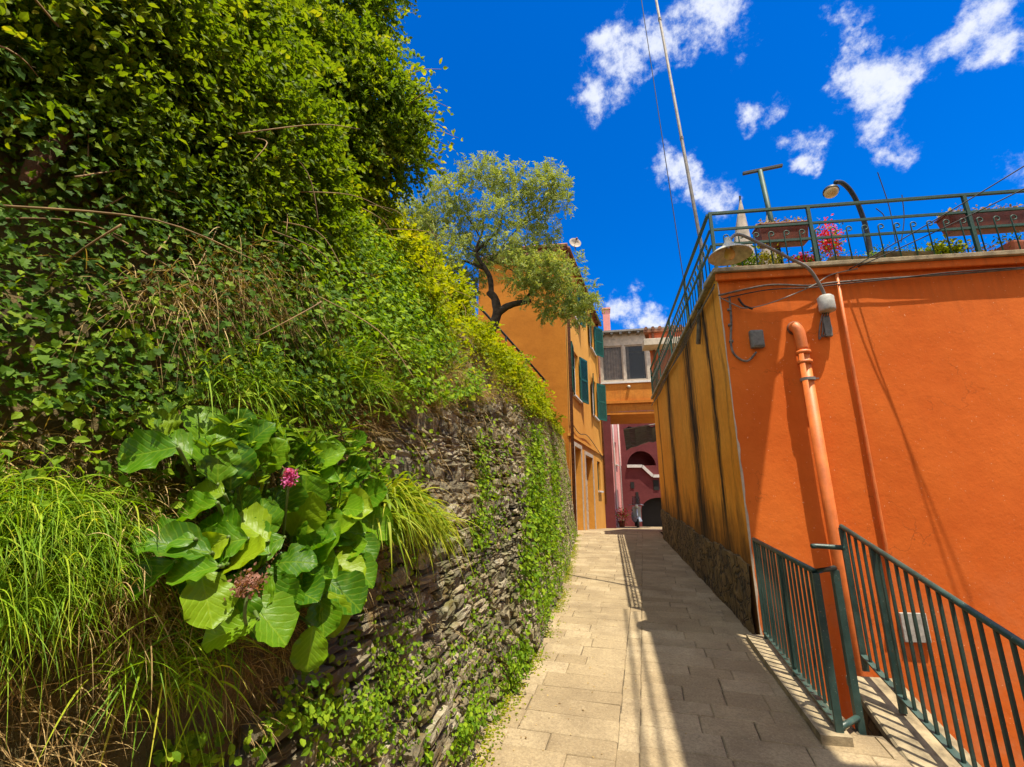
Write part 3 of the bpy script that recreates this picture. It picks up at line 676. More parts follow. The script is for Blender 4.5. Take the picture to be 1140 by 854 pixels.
cen = [off(px, py, .03) for px, py in ((390, 420), (410, 430), (430, 440), (370, 410), (455, 400), (440, 380), (400, 400))]
tuft('tall_grass_tussock', cen, 1500, .26, .4, .7, G['grass'], 'tall dark green grass tussock on the slope above the stones', W=.005, up=.9, group=grp)
cen = [off(px, py, .03) for px, py in ((270, 430), (300, 420), (330, 430), (350, 440), (240, 420), (285, 400))]
tuft('hanging_grass_tussock', cen, 800, .17, .4, .9, G['grass'], 'green grass tussock hanging directly above the broad leaved plant', W=.0045, up=.55, group=grp)
cen = [off(px, py, .08) for px, py in ((180, 330), (215, 330), (240, 300), (260, 320), (300, 340), (285, 290), (330, 300), (350, 330), (315, 355))]
tuft('hanging_dry_grass', cen, 1300, .22, .55, .9, G['dry'], 'matted dry brown grass hanging under the overhanging shrub', W=.0025, up=.25, group=grp)
cen = [off(px, py, .04) for px, py in ((420, 385), (450, 390), (480, 400), (510, 410), (440, 400), (470, 410), (500, 420), (520, 425), (540, 430), (460, 440), (430, 430), (490, 445))]
tuft('dry_wall_top_grass', cen, 3000, .15, .85, .7, G['dry'], 'dry straw grass spilling over the top of the stone wall', W=.0025, up=.3, group=grp)
P, N = surf_sample(26000, 1.5, 12.4, -.0, .9, 1.4, .3); k = ~near_plant(P, .4); P, N = P[k], N[k]
n = len(P); tag(blades('dry_grass', P, N*.7+np.array([.2, 0, .6])+RNG.normal(0, .4, (n, 3)), RNG.uniform(.06, .18, n), np.full(n, .003), np.full(n, .6), G['dry'], None, 4), kind='stuff')
P, N = surf_sample(12000, 1.5, 12.4, .1, 1.1, 1.7, .45); k = ~near_plant(P, .46); P, N = P[k], N[k]
n = len(P); tag(blades('green_grass', P, N*.6+np.array([.2, 0, .9])+RNG.normal(0, .35, (n, 3)), RNG.uniform(.12, .3, n), np.full(n, .006), np.full(n, .6), G['grassy'], None, 4), kind='stuff')
P, N = surf_sample(14000, -.4, 2.4, .0, .25, 3, .42)
n = len(P); tag(blades('straw_litter', P, N*.4+np.array([.3, 0, -.3])+RNG.normal(0, .7, (n, 3)), RNG.uniform(.04, .12, n), np.full(n, .0025), np.full(n, .3), G['dry'], None, 3), kind='stuff')
P, N = surf_sample(30000, 1.5, 3.6, .02, .95); k = ~near_plant(P, .44) & (vn(P, 3.7) > .38); P, N = P[k], N[k]
tag(cover('slope_weeds', P, N, .2, .03, OVAL, G['creep'], upb=.8), kind='stuff')
Yb = RNG.uniform(2.2, 9.5, 230); Tb = RNG.uniform(.05, 1.05, 230); Bb = bank(Yb, Tb); Bb = Bb[(Bb[:, 1] > 5.0) | (Bb[:, 2] > 2.9)]; Sb = [(p[0]+.03, p[1], p[2]+.04, RNG.uniform(.08, .26)) for p in Bb]
P, A, nn, rn = sprays(Sb, 6500, .2, 12, (.2, -.1, .5), .2, .5); L = .042*RNG.uniform(.6, 1.3, len(P))
tag(leafobj('trailing_plants', P, A, nn, L, L*.65, OVAL, G['bright'], None, rn), kind='stuff')
# small herbs on the near bank
P, N = surf_sample(9000, -.2, 2.6, .15, .6, 3.2, .45)
tag(cover('herb_cover', P, N, .10, .024, OVAL, G['creep'], upb=.9), kind='stuff')
# ---- yellow-green vine mound right of the shrub
vs_ = [sph(430, 300, 4.3, .42), sph(470, 330, 4.6, .40), sph(400, 280, 4.0, .36), sph(490, 370, 4.8, .34), sph(440, 370, 4.2, .34), sph(395, 330, 3.8, .3), sph(365, 300, 3.5, .28), sph(520, 400, 5.2, .25), sph(410, 250, 4.2, .28)]
P, A, nn, rn = sprays(vs_, 4200, .26, 14, (.2, -.1, .3), .3, .4); L = .05*RNG.uniform(.6, 1.3, len(P))
tag(leafobj('vine_mound', P, A, nn, L, L*.7, OVAL, G['bright'], None, rn), 'sunlit yellow green vine mound between the overhanging shrub and the olive tree', 'vine')
# ---- broad-leaved plant
def bigleaf(base, tip_dir, up, L, W_, cup, curl, ruffle, rn):
    nu, nv = 13, 9; u = np.linspace(0, 1, nu); v = np.linspace(-1, 1, nv); U, Vv = np.meshgrid(u, v, indexing='ij')
    outline = np.interp(U, [0, .05, .15, .3, .5, .7, .85, .95, 1], [.06, .25, .55, .82, 1, .98, .78, .45, .08])
    A = nz(np.array(tip_dir, float)); Nn = nz(np.array(up, float) - A*np.dot(A, up)); B = np.cross(Nn, A); ph = random.uniform(0, 6)
    bend = curl*U**2
    z = .035*W_*np.sin(U*29+np.abs(Vv)*5+ph)*(.3+np.abs(Vv)) + cup*(Vv*outline)**2*W_ + ruffle*W_*np.sin(U*17+ph+Vv*2)*np.abs(Vv)**2*np.sign(Vv+.01) - bend*L
    x = U*L*(1-.15*curl*U)
    P = np.array(base)[None, None] + A*x[..., None] + B*((Vv*outline*W_*.5)*(1+.05*np.sin(U*23+ph*2)))[..., None] + Nn*z[..., None]
    I = np.arange(nu*nv).reshape(nu, nv); q = np.stack([I[:-1, :-1], I[1:, :-1], I[1:, 1:], I[:-1, 1:]], -1).reshape(-1)
    uv = np.stack([U, Vv*.5*outline+.5], -1).reshape(-1, 2)
    return P.reshape(-1, 3), q, uv, np.full(nu*nv, rn)
def bergenia():
    c0 = off(310, 600, .0)
    root = empty('broad_leaved_plant', c0, 'big plant with round glossy bright green leaves and pink flowers growing from the bank', 'plant')
    # (px, py of leaf centre, length, image direction of tip in degrees (0=right, 90=up), towards-viewer offset)
    LV = [(235, 470, .15, 110, .10), (210, 490, .15, 150, .12), (180, 505, .16, 190, .14), (275, 465, .12, 80, .10), (190, 470, .12, 130, .08), (255, 510, .13, 60, .14), (330, 490, .12, 40, .10),
          (370, 500, .15, 20, .14), (355, 530, .17, 35, .18), (400, 520, .13, 10, .12), (395, 560, .15, -10, .16), (425, 585, .14, -15, .17), (415, 610, .13, -40, .18), (345, 570, .16, 60, .20),
          (300, 570, .15, 100, .20), (325, 545, .13, 80, .18), (285, 530, .12, 120, .15), (240, 545, .12, 160, .15), (365, 605, .17, 70, .26), (335, 620, .15, 20, .24), (270, 620, .20, 10, .28),
          (230, 640, .15, 200, .25), (215, 610, .16, 170, .2), (190, 600, .17, 185, .16), (245, 665, .18, -60, .28), (305, 690, .20, -35, .30), (345, 660, .15, -20, .26), (395, 660, .16, -25, .26),
          (380, 690, .13, -70, .24), (355, 720, .13, -85, .22), (410, 640, .13, -30, .22), (260, 700, .16, 200, .28), (285, 600, .15, 150, .23), (215, 560, .15, 200, .16), (250, 590, .14, 140, .18),
          (180, 640, .15, 220, .15), (330, 500, .13, 100, .10), (300, 500, .12, 60, .10), (400, 490, .12, 30, .1), (420, 545, .13, 15, .12), (440, 600, .12, -10, .12), (320, 655, .14, -50, .25), (360, 640, .13, -60, .27), (245, 495, .14, 95, .13)]
    for _ in range(80):
        an = random.uniform(0, 6.28); q = random.random()**.5; LV.append((312+105*q*math.cos(an), 595+115*q*math.sin(an), random.uniform(.10, .17), math.degrees(-an)+random.uniform(-40, 40), random.uniform(.04, .24)))
    VV, LL, UU, RR = [], [], [], []; n0 = 0; st = MB()
    rt = Vector((math.cos(YAW), math.sin(YAW), 0)); fw = Vector((-math.sin(YAW), math.cos(YAW), 0)); upv = Vector((0, 0, 1))
    for (px, py, L, ang, of) in LV:
        c = off(px, py, of*.8+.05); L *= .78*(c-Vector((0, 0, EYE))).length/1.42; a = R(ang+random.uniform(-12, 12)); L *= random.uniform(.95, 1.15)
        view = (Vector((0, 0, EYE))-c).normalized()
        A = (rt*math.cos(a)+upv*math.sin(a)+view*random.uniform(.0, .45)).normalized()
        base = c - A*L*.5
        nrm = (view*.75 + upv*random.uniform(.3, .9) + rt*random.uniform(-.1, .5) + A*(-.1)).normalized()
        P, q, uv, rn = bigleaf(base, A, nrm, L, L*random.uniform(.72, .9), random.uniform(.1, .4), random.uniform(-.05, .4), random.uniform(.025, .075), min(1, max(0, random.gauss(.5, .28))))
        VV.append(P); LL.append(q+n0); UU.append(uv); RR.append(rn); n0 += len(P)
        anchor = off(310+(px-310)*.55, 600+(py-600)*.55+15, .0)
        st.tube(smooth_path([anchor, anchor.lerp(base, .6)+view*.02, base], 4), .0045, 6)
    meshnp('leaves', np.concatenate(VV), np.concatenate(LL), np.full(sum(len(l) for l in LL)//4, 4), G['berg'], root, np.concatenate(RR), True, np.concatenate(UU))
    st.build('stalks', G['stem'], root, True)
    for (px, py, mt, of, h, nn_, lab) in ((329, 528, 'pinkf', .30, .055, 420, 'bright magenta flower spike'), (288, 645, 'fadedf', .40, .05, 260, 'faded pinkish brown flower head')):
        c = off(px, py, of); s_ = MB().tube(smooth_path([off(px-5, py+60, of*.6), c-Vector((0, 0, .06)), c], 5), .004, 6).build('flower_stalk', G['stem'], root, True)
        if mt == 'pinkf': P = np.array(c)+np.stack([RNG.normal(0, .007, nn_), RNG.normal(0, .007, nn_), RNG.uniform(-.022, .024, nn_)], -1)
        else: P = np.array(c)+RNG.normal(0, 1, (nn_, 3))*np.array([.014, .016, .012])
        f = leafobj('flower_head', P, rdir(nn_), rdir(nn_), RNG.uniform(.006, .011, nn_), RNG.uniform(.005, .009, nn_), OVAL, G[mt], root); f['label'] = lab
bergenia()
# slim-leaved herb rising through the broad leaves
P = []
mb = MB(); LP, LD = [], []
for i in range(26):
    px, py = random.uniform(240, 430), random.uniform(470, 540); b_ = off(px+random.uniform(-5, 15), py+35, .10); e = off(px, py, .2)+Vector((0, 0, random.uniform(0, .05)))
    pts = smooth_path([b_, b_.lerp(e, .5)+Vector((.01, 0, .02)), e], 5); mb.tube(pts, .0018, 4)
    for p in pts[2:]:
        for q in range(2): LP.append(tuple(p)); LD.append((random.uniform(-1, 1), random.uniform(-1, 1), random.uniform(-.2, .7)))
herb = empty('slender_herb', off(340, 500, .1), 'slender herb with thin pointed leaves threading through the broad leaved plant', 'plant')
mb.build('stem', G['stem'], herb, True); LP = np.array(LP); LD = np.array(LD)
leafobj('leaves', LP, LD, nz(RNG.normal(0, .5, LP.shape)+np.array([.2, -.3, .7])), RNG.uniform(.03, .06, len(LP)), RNG.uniform(.01, .02, len(LP)), OVAL, G['creep'], herb)
# ---- creepers on and below the wall
def creeper(name, label, pts, n, size, rad, mat, offd=.05, group='creepers on the stone wall'):
    c = [off(px, py, .0) for px, py in pts]; P = []
    for i in range(n):
        a = random.randrange(len(c)-1) if len(c) > 1 else 0; q = c[a].lerp(c[min(a+1, len(c)-1)], random.random()); P.append((q.x+abs(random.gauss(0, offd)), q.y+random.gauss(0, rad), q.z+random.gauss(0, rad)))
    P = np.array(P); k = (vn(P, 14) > .36) & (vn(P+7, 3.3) > .36); P = P[k]; P[:, 0] = np.maximum(P[:, 0], wallx(P[:, 1], P[:, 2])+.0); P[:, 2] = np.maximum(P[:, 2], zg(P[:, 1])+.01); n = len(P)
    nn = nz(np.array([.8, -.2, .6])+RNG.normal(0, .5, (n, 3))); A = nz(np.cross(nn, rdir(n))+np.array([.1, 0, -.2])); L = size*RNG.uniform(.6, 1.4, n)
    return tag(leafobj(name, P, A, nn, L, L*.7, OVAL, G[mat]), label, 'creeper', group)
creeper('creeper', 'leafy green creeper sprawling at the foot of the stone wall at the bottom centre', [(500, 790), (530, 800), (510, 830), (480, 840), (545, 775)], 1900, .026, .05, 'creep')
creeper('creeper', 'small leaved creeper clump on the bare earth under the small grass tussock', [(150, 800), (190, 780), (160, 840), (210, 800), (230, 840)], 1500, .022, .035, 'creep')
creeper('creeper', 'loose creeper trailing over lower stones below the broad leaved plant', [(290, 830), (330, 800), (360, 800), (420, 800), (450, 740), (380, 830)], 1500, .02, .05, 'creep')
creeper('creeper', 'thin creeper strand climbing the middle of the stone wall', [(550, 470), (540, 520), (545, 580), (530, 610)], 1100, .03, .10, 'creep')
creeper('creeper', 'dense light green creeper curtain covering the far end of the stone wall', [(600, 480), (610, 520), (600, 560), (620, 590), (600, 620), (590, 660), (625, 560), (625, 500), (630, 610), (575, 520)], 5500, .05, .26, 'creep', .06)
P, N = wall_sample(1400, 1.5, 12.4, .02, .8, 3.3, .5); n = len(P); tag(blades('wall_roots', P, N*.5+RNG.normal(0, .7, (n, 3)), RNG.uniform(.05, .14, n), np.full(n, .0025), np.full(n, .6), G['dry'], None, 4), kind='stuff')
creeper('creeper', 'fringe of weeds along the lane edge at the foot of the far wall', [(636, 608), (622, 660), (605, 700), (590, 728), (570, 764)], 2200, .032, .07, 'creep', .05)
P, N = wall_sample(11000, 1.4, 12.4, 0, 1, 2.2, .52)
tag(cover('wall_moss_plants', P, N, .05, .024, OVAL, G['creep'], upb=.4), kind='stuff')
P, N = wall_sample(2600, 1.6, 12.4, .62, 1.02, 2.6, .4)
n = len(P); tag(blades('wall_top_straw', P, N*.8+np.array([0, 0, .2])+RNG.normal(0, .7, (n, 3)), RNG.uniform(.06, .18, n), np.full(n, .003), np.full(n, .8), G['dry'], None, 5), kind='stuff')
# moss and litter along the lane edge
Y = RNG.uniform(1.5, 12.5, 6000); X = wx0(Y)+np.abs(RNG.normal(0, .06, 6000)); P = np.stack([X, Y, zg(Y)+.006], -1); n = len(P)
k = vn(P, 3) > .35; P = P[k]; n = len(P)
tag(leafobj('edge_moss', P, rdir(n)*np.array([1, 1, .2]), np.array([0, 0, 1.])+RNG.normal(0, .3, (n, 3)), RNG.uniform(.01, .03, n), RNG.uniform(.01, .02, n), KITE, G['bright']), kind='stuff')
n = 420; Y = RNG.uniform(1.8, 13, n); X = np.clip(wx0(Y)+RNG.exponential(.35, n)+.05, -1, 1.3); P = np.stack([X, Y, zg(Y)+.006], -1)
tag(leafobj('fallen_leaves', P, rdir(n)*np.array([1, 1, .1]), np.array([0, 0, 1.])+RNG.normal(0, .25, (n, 3)), RNG.uniform(.008, .028, n), RNG.uniform(.005, .014, n), KITE, G['dry']), kind='stuff')
# ---- olive tree
def olive():
    y0 = 8.1; b0 = on_y(541, 412, y0); b0.z -= .35
    root = empty('olive_tree', b0, 'olive tree with dark crooked trunk and loose grey green crown on the bank', 'tree')
    t = MB(); at = lambda x, y, s=y0: on_y(x, y, s)
    t.tube(smooth_path([b0, at(541, 395), at(547, 370), at(553, 350), at(552, 335), at(545, 325)], 5), np.linspace(.11, .075, 26), 10, wob=.13)
    t.tube(smooth_path([at(553, 350), at(565, 341), at(580, 337), at(590, 335, 7.9)], 5), np.linspace(.085, .04, 16), 8, wob=.1)
    t.tube(smooth_path([at(580, 338), at(595, 322), at(607, 310), at(615, 298)], 5), np.linspace(.035, .012, 16), 6)
    t.tube(smooth_path([at(547, 330), at(545, 308), at(534, 290), at(530, 278), at(537, 258), at(538, 235)], 5), np.linspace(.06, .012, 26), 8, wob=.1)
    t.tube(smooth_path([at(530, 280), at(543, 268), at(555, 255), at(560, 238)], 5), np.linspace(.035, .01, 16), 6)
    t.tube(smooth_path([at(540, 300), at(515, 290, 8.3), at(490, 290, 8.4)], 5), np.linspace(.035, .01, 11), 6)
    for (x, y) in ((600, 240), (500, 220), (570, 200), (640, 330), (610, 340), (470, 270), (580, 270)): t.tube(smooth_path([at(548, 290), at((548+x)/2, (290+y)/2-8), at(x, y)], 4), np.linspace(.02, .004, 9), 5)
    t.build('trunk', M['bark'], root, True)
    blobs = [(500, 215, 26), (535, 200, 28), (570, 205, 28), (605, 215, 26), (620, 205, 16), (555, 240, 26), (590, 245, 22), (515, 245, 26), (480, 245, 28), (465, 275, 24), (495, 280, 26), (480, 310, 22), (510, 310, 18),
             (600, 300, 24), (630, 305, 24), (645, 330, 20), (620, 335, 20), (590, 320, 16), (575, 300, 18), (655, 345, 10), (545, 190, 14), (610, 195, 14), (630, 225, 9), (570, 285, 14), (460, 235, 16), (520, 270, 14), (605, 345, 12), (540, 285, 20), (562, 268, 22), (588, 282, 24), (525, 318, 16), (500, 335, 14), (570, 300, 16), (612, 262, 16), (470, 255, 22), (640, 350, 12)]
    S = []
    for (x, y, r) in blobs:
        v = at(x, y, y0+random.uniform(-.6, .6)); S.append((v.x, v.y, v.z, r/505*8.0*1.0))
    P, A, Nn, rn = sprays(S, 4000, .2, 14, (0, 0, .15), .1, .08, 1.1); k = len(P); L = .078*RNG.uniform(.6, 1.25, k)
    leafobj('crown', P, A, Nn, L, L*.3, KITE, G['olive'], root, rn)
olive()
# ================================================================= WALL PANELS WITH OPENINGS
class Face:
    """vertical wall plane: u along, d outwards, z up"""
    def __init__(s, O, f): s.O = Vector((O[0], O[1])); s.f = Vector(f).normalized(); s.n = Vector((s.f.y, -s.f.x))
    def p(s, u, d, z): q = s.O + s.f*u + s.n*d; return (q.x, q.y, z)
    def wall(s, mb, u0, u1, z0, z1, holes=(), dep=.22):
        us = sorted({u0, u1, *[h[0] for h in holes], *[h[1] for h in holes]}); zs = sorted({z0, z1, *[h[2] for h in holes], *[h[3] for h in holes]})
        for a, b2 in zip(us[:-1], us[1:]):
            for c, d in zip(zs[:-1], zs[1:]):
                um, zm = (a+b2)/2, (c+d)/2
                if any(h[0] < um < h[1] and h[2] < zm < h[3] for h in holes): continue
                mb.add([s.p(a, 0, c), s.p(b2, 0, c), s.p(b2, 0, d), s.p(a, 0, d)], [(0, 1, 2, 3)])
        for (a, b2, c, d) in holes:
            for (e1, e2) in (((a, c), (a, d)), ((a, d), (b2, d)), ((b2, d), (b2, c)), ((b2, c), (a, c))):
                mb.add([s.p(e1[0], 0, e1[1]), s.p(e2[0], 0, e2[1]), s.p(e2[0], -dep, e2[1]), s.p(e1[0], -dep, e1[1])], [(0, 1, 2, 3)])
        return mb
    def box(s, mb, u0, u1, d0, d1, z0, z1): return mb.box((u0, d0, z0), (u1, d1, z1), s.p)
def shutter(fc, root, hinge, z0, z1, w, ang, side):
    """louvred leaf hinged at u=hinge, swung 'ang' from the wall"""
    ca, sa = math.cos(R(ang)), math.sin(R(ang)); mb = MB()
    def q(a, th, z): return fc.p(hinge + side*a*ca, .035 + a*sa + th, z)
    for (a0, a1, z_0, z_1) in ((0, .05, z0, z1), (w-.05, w, z0, z1), (0, w, z0, z0+.07), (0, w, z1-.07, z1), (0, w, (z0+z1)/2-.03, (z0+z1)/2+.03)): mb.box((a0, 0, z_0), (a1, .035, z_1), q)
    mb.box((.04, .012, z0+.05), (w-.04, .02, z1-.05), q)
    z = z0+.09
    while z < z1-.1:
        mb.add([q(.05, .0, z+.035), q(w-.05, .0, z+.035), q(w-.05, .035, z), q(.05, .035, z)], [(0, 1, 2, 3)]); z += .05
    return mb.build('shutter', M['shutter'], root)
def window(fc, root, u0, u1, z0, z1, dep=.16, curtain=False, shut=None, sill=True, frame='white', mull=1):
    f = MB(); t = .05
    for a in ((u0, u1, z0, z0+t), (u0, u1, z1-t, z1), (u0, u0+t, z0+t, z1-t), (u1-t, u1, z0+t, z1-t)): fc.box(f, a[0], a[1], -dep, -dep+.05, a[2], a[3])
    for i in range(mull):
        um = u0+(u1-u0)*(i+1)/(mull+1); fc.box(f, um-.025, um+.025, -dep, -dep+.05, z0+t, z1-t)
    fo = f.build('window', M[frame], root)
    g = MB(); g.add([fc.p(u0+t*.5, -dep+.02, z0+t*.5), fc.p(u1-t*.5, -dep+.02, z0+t*.5), fc.p(u1-t*.5, -dep+.02, z1-t*.5), fc.p(u0+t*.5, -dep+.02, z1-t*.5)], [(0, 1, 2, 3)]); g.build('pane', M['clear' if curtain else 'glass'], fo)
    if curtain:
        c = MB(); d = MB(); fc.box(d, u0, u1, -dep-1.2, -dep-1.1, z0, z1); d.build('room_back', M['dark_in'], fo)
        for (a, b2) in curtain:
            n = 24; vs3 = []
            for i in range(n+1):
                u = u0+(u1-u0)*(a+(b2-a)*i/n); dd = -dep-.1+.03*math.sin(i*1.9)
                vs3 += [fc.p(u, dd, z0+.02), fc.p(u, dd*1.0, z1-.02)]
            c.add(vs3, [(2*i, 2*i+2, 2*i+3, 2*i+1) for i in range(n)])
        c.build('curtain', M['curtain'], fo, True)
    if sill: s_ = MB(); fc.box(s_, u0-.06, u1+.06, -.02, .09, z0-.06, z0-.002); s_.build('sill', M['white'], fo, bevel=.006)
    if shut:
        w = (u1-u0)/2
        shutter(fc, root, u0-.02, z0, z1, w+.08, shut[0], -1); shutter(fc, root, u1+.02, z0, z1, w+.08, shut[1], 1)
    return fo
# ================================================================= LEFT HOUSE
gc = EP[-1]
HO = Vector((-.83, 12.6)); HF = Vector((.141, .99)).normalized(); FC = Face(HO, HF); HL = 6.6; HZ = 9.0
def upx(px, py, fc=None):      # u,z on a facade for a sight line
    fc = fc or FC; r = ray(px, py); n = fc.n; k = (fc.O.x*n.x+fc.O.y*n.y)/(r.x*n.x+r.y*n.y); q = Vector((r.x*k, r.y*k)); return (q-fc.O).dot(fc.f), EYE+r.z*k
for nm, a in (('win1 tl', (633, 382)), ('win1 br', (652, 447)), ('win2 tl', (656, 412)), ('win2 br', (667, 466)), ('up tl', (652, 350)), ('up br', (664, 392)), ('ledge', (637, 480)), ('ledge2', (677, 504)), ('d1', (640, 490)), ('d1b', (648, 580)), ('d2', (652, 500)), ('d2b', (660, 580)), ('end', (672, 590)), ('eave', (628, 276)), ('eave2', (666, 356))): print(nm, [round(v, 2) for v in upx(*a)])
house = empty('yellow_house', (HO.x, HO.y, .7), 'ochre yellow three storey house with green shutters at the end of the stone wall', 'house')
gz = float(zg(12.6))-.3
wins = [(.85, 1.85, 4.65, 6.15), (4.6, 5.55, 4.65, 6.15), (.85, 1.85, 7.35, 8.6), (4.6, 5.55, 7.35, 8.6)]
doors = [(.7, 1.75, gz, 3.1), (2.45, 3.9, gz, 3.0)]; sm = [(5.0, 5.7, 1.9, 3.0)]
mb = MB(); FC.wall(mb, 0, HL, gz, HZ, wins+doors+sm, .25); mb.build('street_wall', M['yellow_orange'], house)
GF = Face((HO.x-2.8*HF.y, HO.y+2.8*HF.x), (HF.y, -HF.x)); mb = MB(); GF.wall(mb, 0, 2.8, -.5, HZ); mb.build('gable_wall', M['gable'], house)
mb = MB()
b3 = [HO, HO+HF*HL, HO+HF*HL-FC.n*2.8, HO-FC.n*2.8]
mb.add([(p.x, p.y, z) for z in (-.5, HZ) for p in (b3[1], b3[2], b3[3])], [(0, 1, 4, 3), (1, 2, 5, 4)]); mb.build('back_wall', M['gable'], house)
mb = MB()        # low pitched roof with eaves and rounded tiles
FC.box(mb, -.12, HL+.05, -2.9, .13, HZ, HZ+.09)
for i in range(37):
    u = -.1+i*.18
    mb.tube([FC.p(u, .16, HZ+.11), FC.p(u, -1.4, HZ+.3)], .075, 6); mb.tube([FC.p(u, -2.95, HZ+.11), FC.p(u, -1.4, HZ+.3)], .075, 6)
mb.build('roof', M['tile'], house)
for i in range(14):
    pass
mb = MB(); FC.box(mb, -.015, HL, -.02, .045, 3.3, 3.38); mb.build('ledge', M['yellow_orange'], house)
mb = MB()
for d in doors:
    for (a, b2, c, e) in ((d[0]-.12, d[0]-.001, gz, d[3]+.12), (d[1]+.001, d[1]+.12, gz, d[3]+.12), (d[0], d[1], d[3]+.001, d[3]+.12)): FC.box(mb, a, b2, -.01, .025, c, e)
mb.build('door_surround', M['cream'], house)
for i, d in enumerate(doors):
    mb = MB(); FC.box(mb, d[0], d[1], -.25, -.2, gz, d[3])
    for k in range(6): FC.box(mb, d[0]+.08, d[1]-.08, -.2, -.185, gz+.4+k*.42, gz+.75+k*.42)
    dd = mb.build('door', M['white' if i == 0 else 'cream'], house, bevel=.006)
for i, w_ in enumerate(wins): window(FC, house, *w_, shut=((6, 14) if i % 2 == 0 else (10, 28)), mull=1)
window(FC, house, *sm[0], dep=.12, sill=True, mull=0, frame='shutter')
mb = MB(); mb.tube([FC.p(.06, .09, gz), FC.p(.06, .09, HZ-.15), FC.p(.06, .15, HZ-.02)], .045, 8); mb.build('downpipe', M['pipe_rust'], house, True)
mb = MB(); mb.tube([FC.p(6.4, .07, gz+1), FC.p(6.4, .07, HZ)], .04, 8); mb.build('downpipe', M['pipe_rust'], house, True)
mb = MB(); mb.tube(smooth_path([FC.p(.1, .04, 3.75), FC.p(1.4, .04, 3.55), FC.p(3, .05, 3.65), FC.p(HL-.1, .04, 3.2)], 6), .012, 5); mb.build('cable', M['black_cable'], house)
mb = MB(); mb.tube([FC.p(-.1, .19, HZ+.03), FC.p(HL, .19, HZ+.0)], .055, 8); mb.build('gutter', M['pipe_rust'], house, True)
# dish on the roof
dc = on_y(640, 271, 12.75)
dish = empty('satellite_dish', (dc.x, dc.y, HZ+.2), 'round pale satellite dish on a short mast on the yellow house roof', 'satellite dish')
ax = Vector((.35, -.9, .25)).normalized(); MB().lathe(dc, [(0.001, -.05), (.08, -.04), (.15, -.01), (.185, .03), (.19, .035), (.18, .04), (.14, .0), (.07, -.025), (.001, -.03)], 24, ax).build('dish', M['canvas'], dish, True)
MB().tube([(dc.x, dc.y+.05, HZ+.08), (dc.x, dc.y+.05, dc.z-.02), dc-ax*.05], .018, 6).tube([dc, dc+ax*.2], .012, 6).build('mast', M['grey_metal'], dish)
MB().lathe(dc+ax*.2, [(.001, .03), (.03, .02), (.035, -.03), (.001, -.04)], 10, ax).build('receiver', M['pipe_rust'], dish, True)
# ================================================================= BRIDGE HOUSE over the lane
TX_ = 1.46
BY = 19.2
def bx(px): return on_y(px, 420, BY).x
BF = Face((bx(667), BY), (1, 0)); bw = bx(737)-bx(667)
bz = lambda py: on_y(700, py, BY).z
br = empty('bridge_room', (bx(667), BY, bz(460)), 'glazed room bridging the lane above the passage between yellow house and terrace', 'building')
wz0, wz1 = bz(423), bz(384); ub = lambda px: bx(px)-bx(667)
hl = (ub(671), ub(721), wz0, wz1)
mb = MB(); BF.wall(mb, 0, bw, bz(458), wz0-.08, [], .2); BF.box(mb, 0, bw, -2.6, -.01, bz(458)-.12, bz(458)-.0); mb.add([BF.p(0, -.01, wz0), BF.p(bw, -.01, wz0), BF.p(bw, -2.6, wz0), BF.p(0, -2.6, wz0), BF.p(0, 0, bz(371)), BF.p(0, -2.6, bz(371)), BF.p(bw, 0, bz(371)), BF.p(bw, -2.6, bz(371))], [(0, 1, 2, 3), (0, 3, 5, 4), (1, 6, 7, 2)]); mb.build('parapet_wall', M['bridge'], br)
mb = MB(); BF.wall(mb, 0, bw, wz0-.08, bz(371), [hl], .3); mb.add([BF.p(0, -2.59, wz0), BF.p(bw, -2.59, wz0), BF.p(bw, -2.59, bz(371)), BF.p(0, -2.59, bz(371))], [(0, 1, 2, 3)]); mb.build('upper_wall', M['cream'], br)
mb = MB(); BF.box(mb, -.1, bw+.1, -.03, .06, wz0-.14, wz0-.06); mb.build('window_ledge', M['white'], br)
mb = MB(); BF.box(mb, 0, bw, -.03, .07, bz(449), bz(446)); mb.build('moulding', M['bridge'], br)
um = (hl[0]+hl[1])/2
window(BF, br, hl[0], um-.04, hl[2], hl[3], dep=.1, curtain=[(.02, .98)], sill=False, frame='cream', mull=0)
window(BF, br, um+.04, hl[1], hl[2], hl[3], dep=.1, curtain=[(.02, .22)], sill=False, frame='cream', mull=0)
mb = MB(); BF.box(mb, um-.04, um+.04, -.15, .0, hl[2], hl[3]); mb.build('mullion', M['cream'], br)
mb = MB(); BF.box(mb, -.1, bw+.3, -2.7, .3, bz(371), bz(371)+.08)
for i in range(7): BF.box(mb, .2+i*bw/7, .3+i*bw/7, -.1, .27, bz(371)-.09, bz(371)-.002)
mb.build('roof', M['grey_metal'], br)
lc = on_y(700, 431, BY); MB().lathe((lc.x, BY-.02, lc.z), [(.06, .0), (.07, -.05), (.04, -.1), (.001, -.11)], 12, (0, 1, 0)).build('lamp', M['enamel'], br, True)
# passage side walls under the bridge
mb = MB(); mb.box((bx(664), BY+.02, -.2), (bx(677), BY+2.6, bz(458)-.13)); mb.build('side_wall', M['maroon'], br)
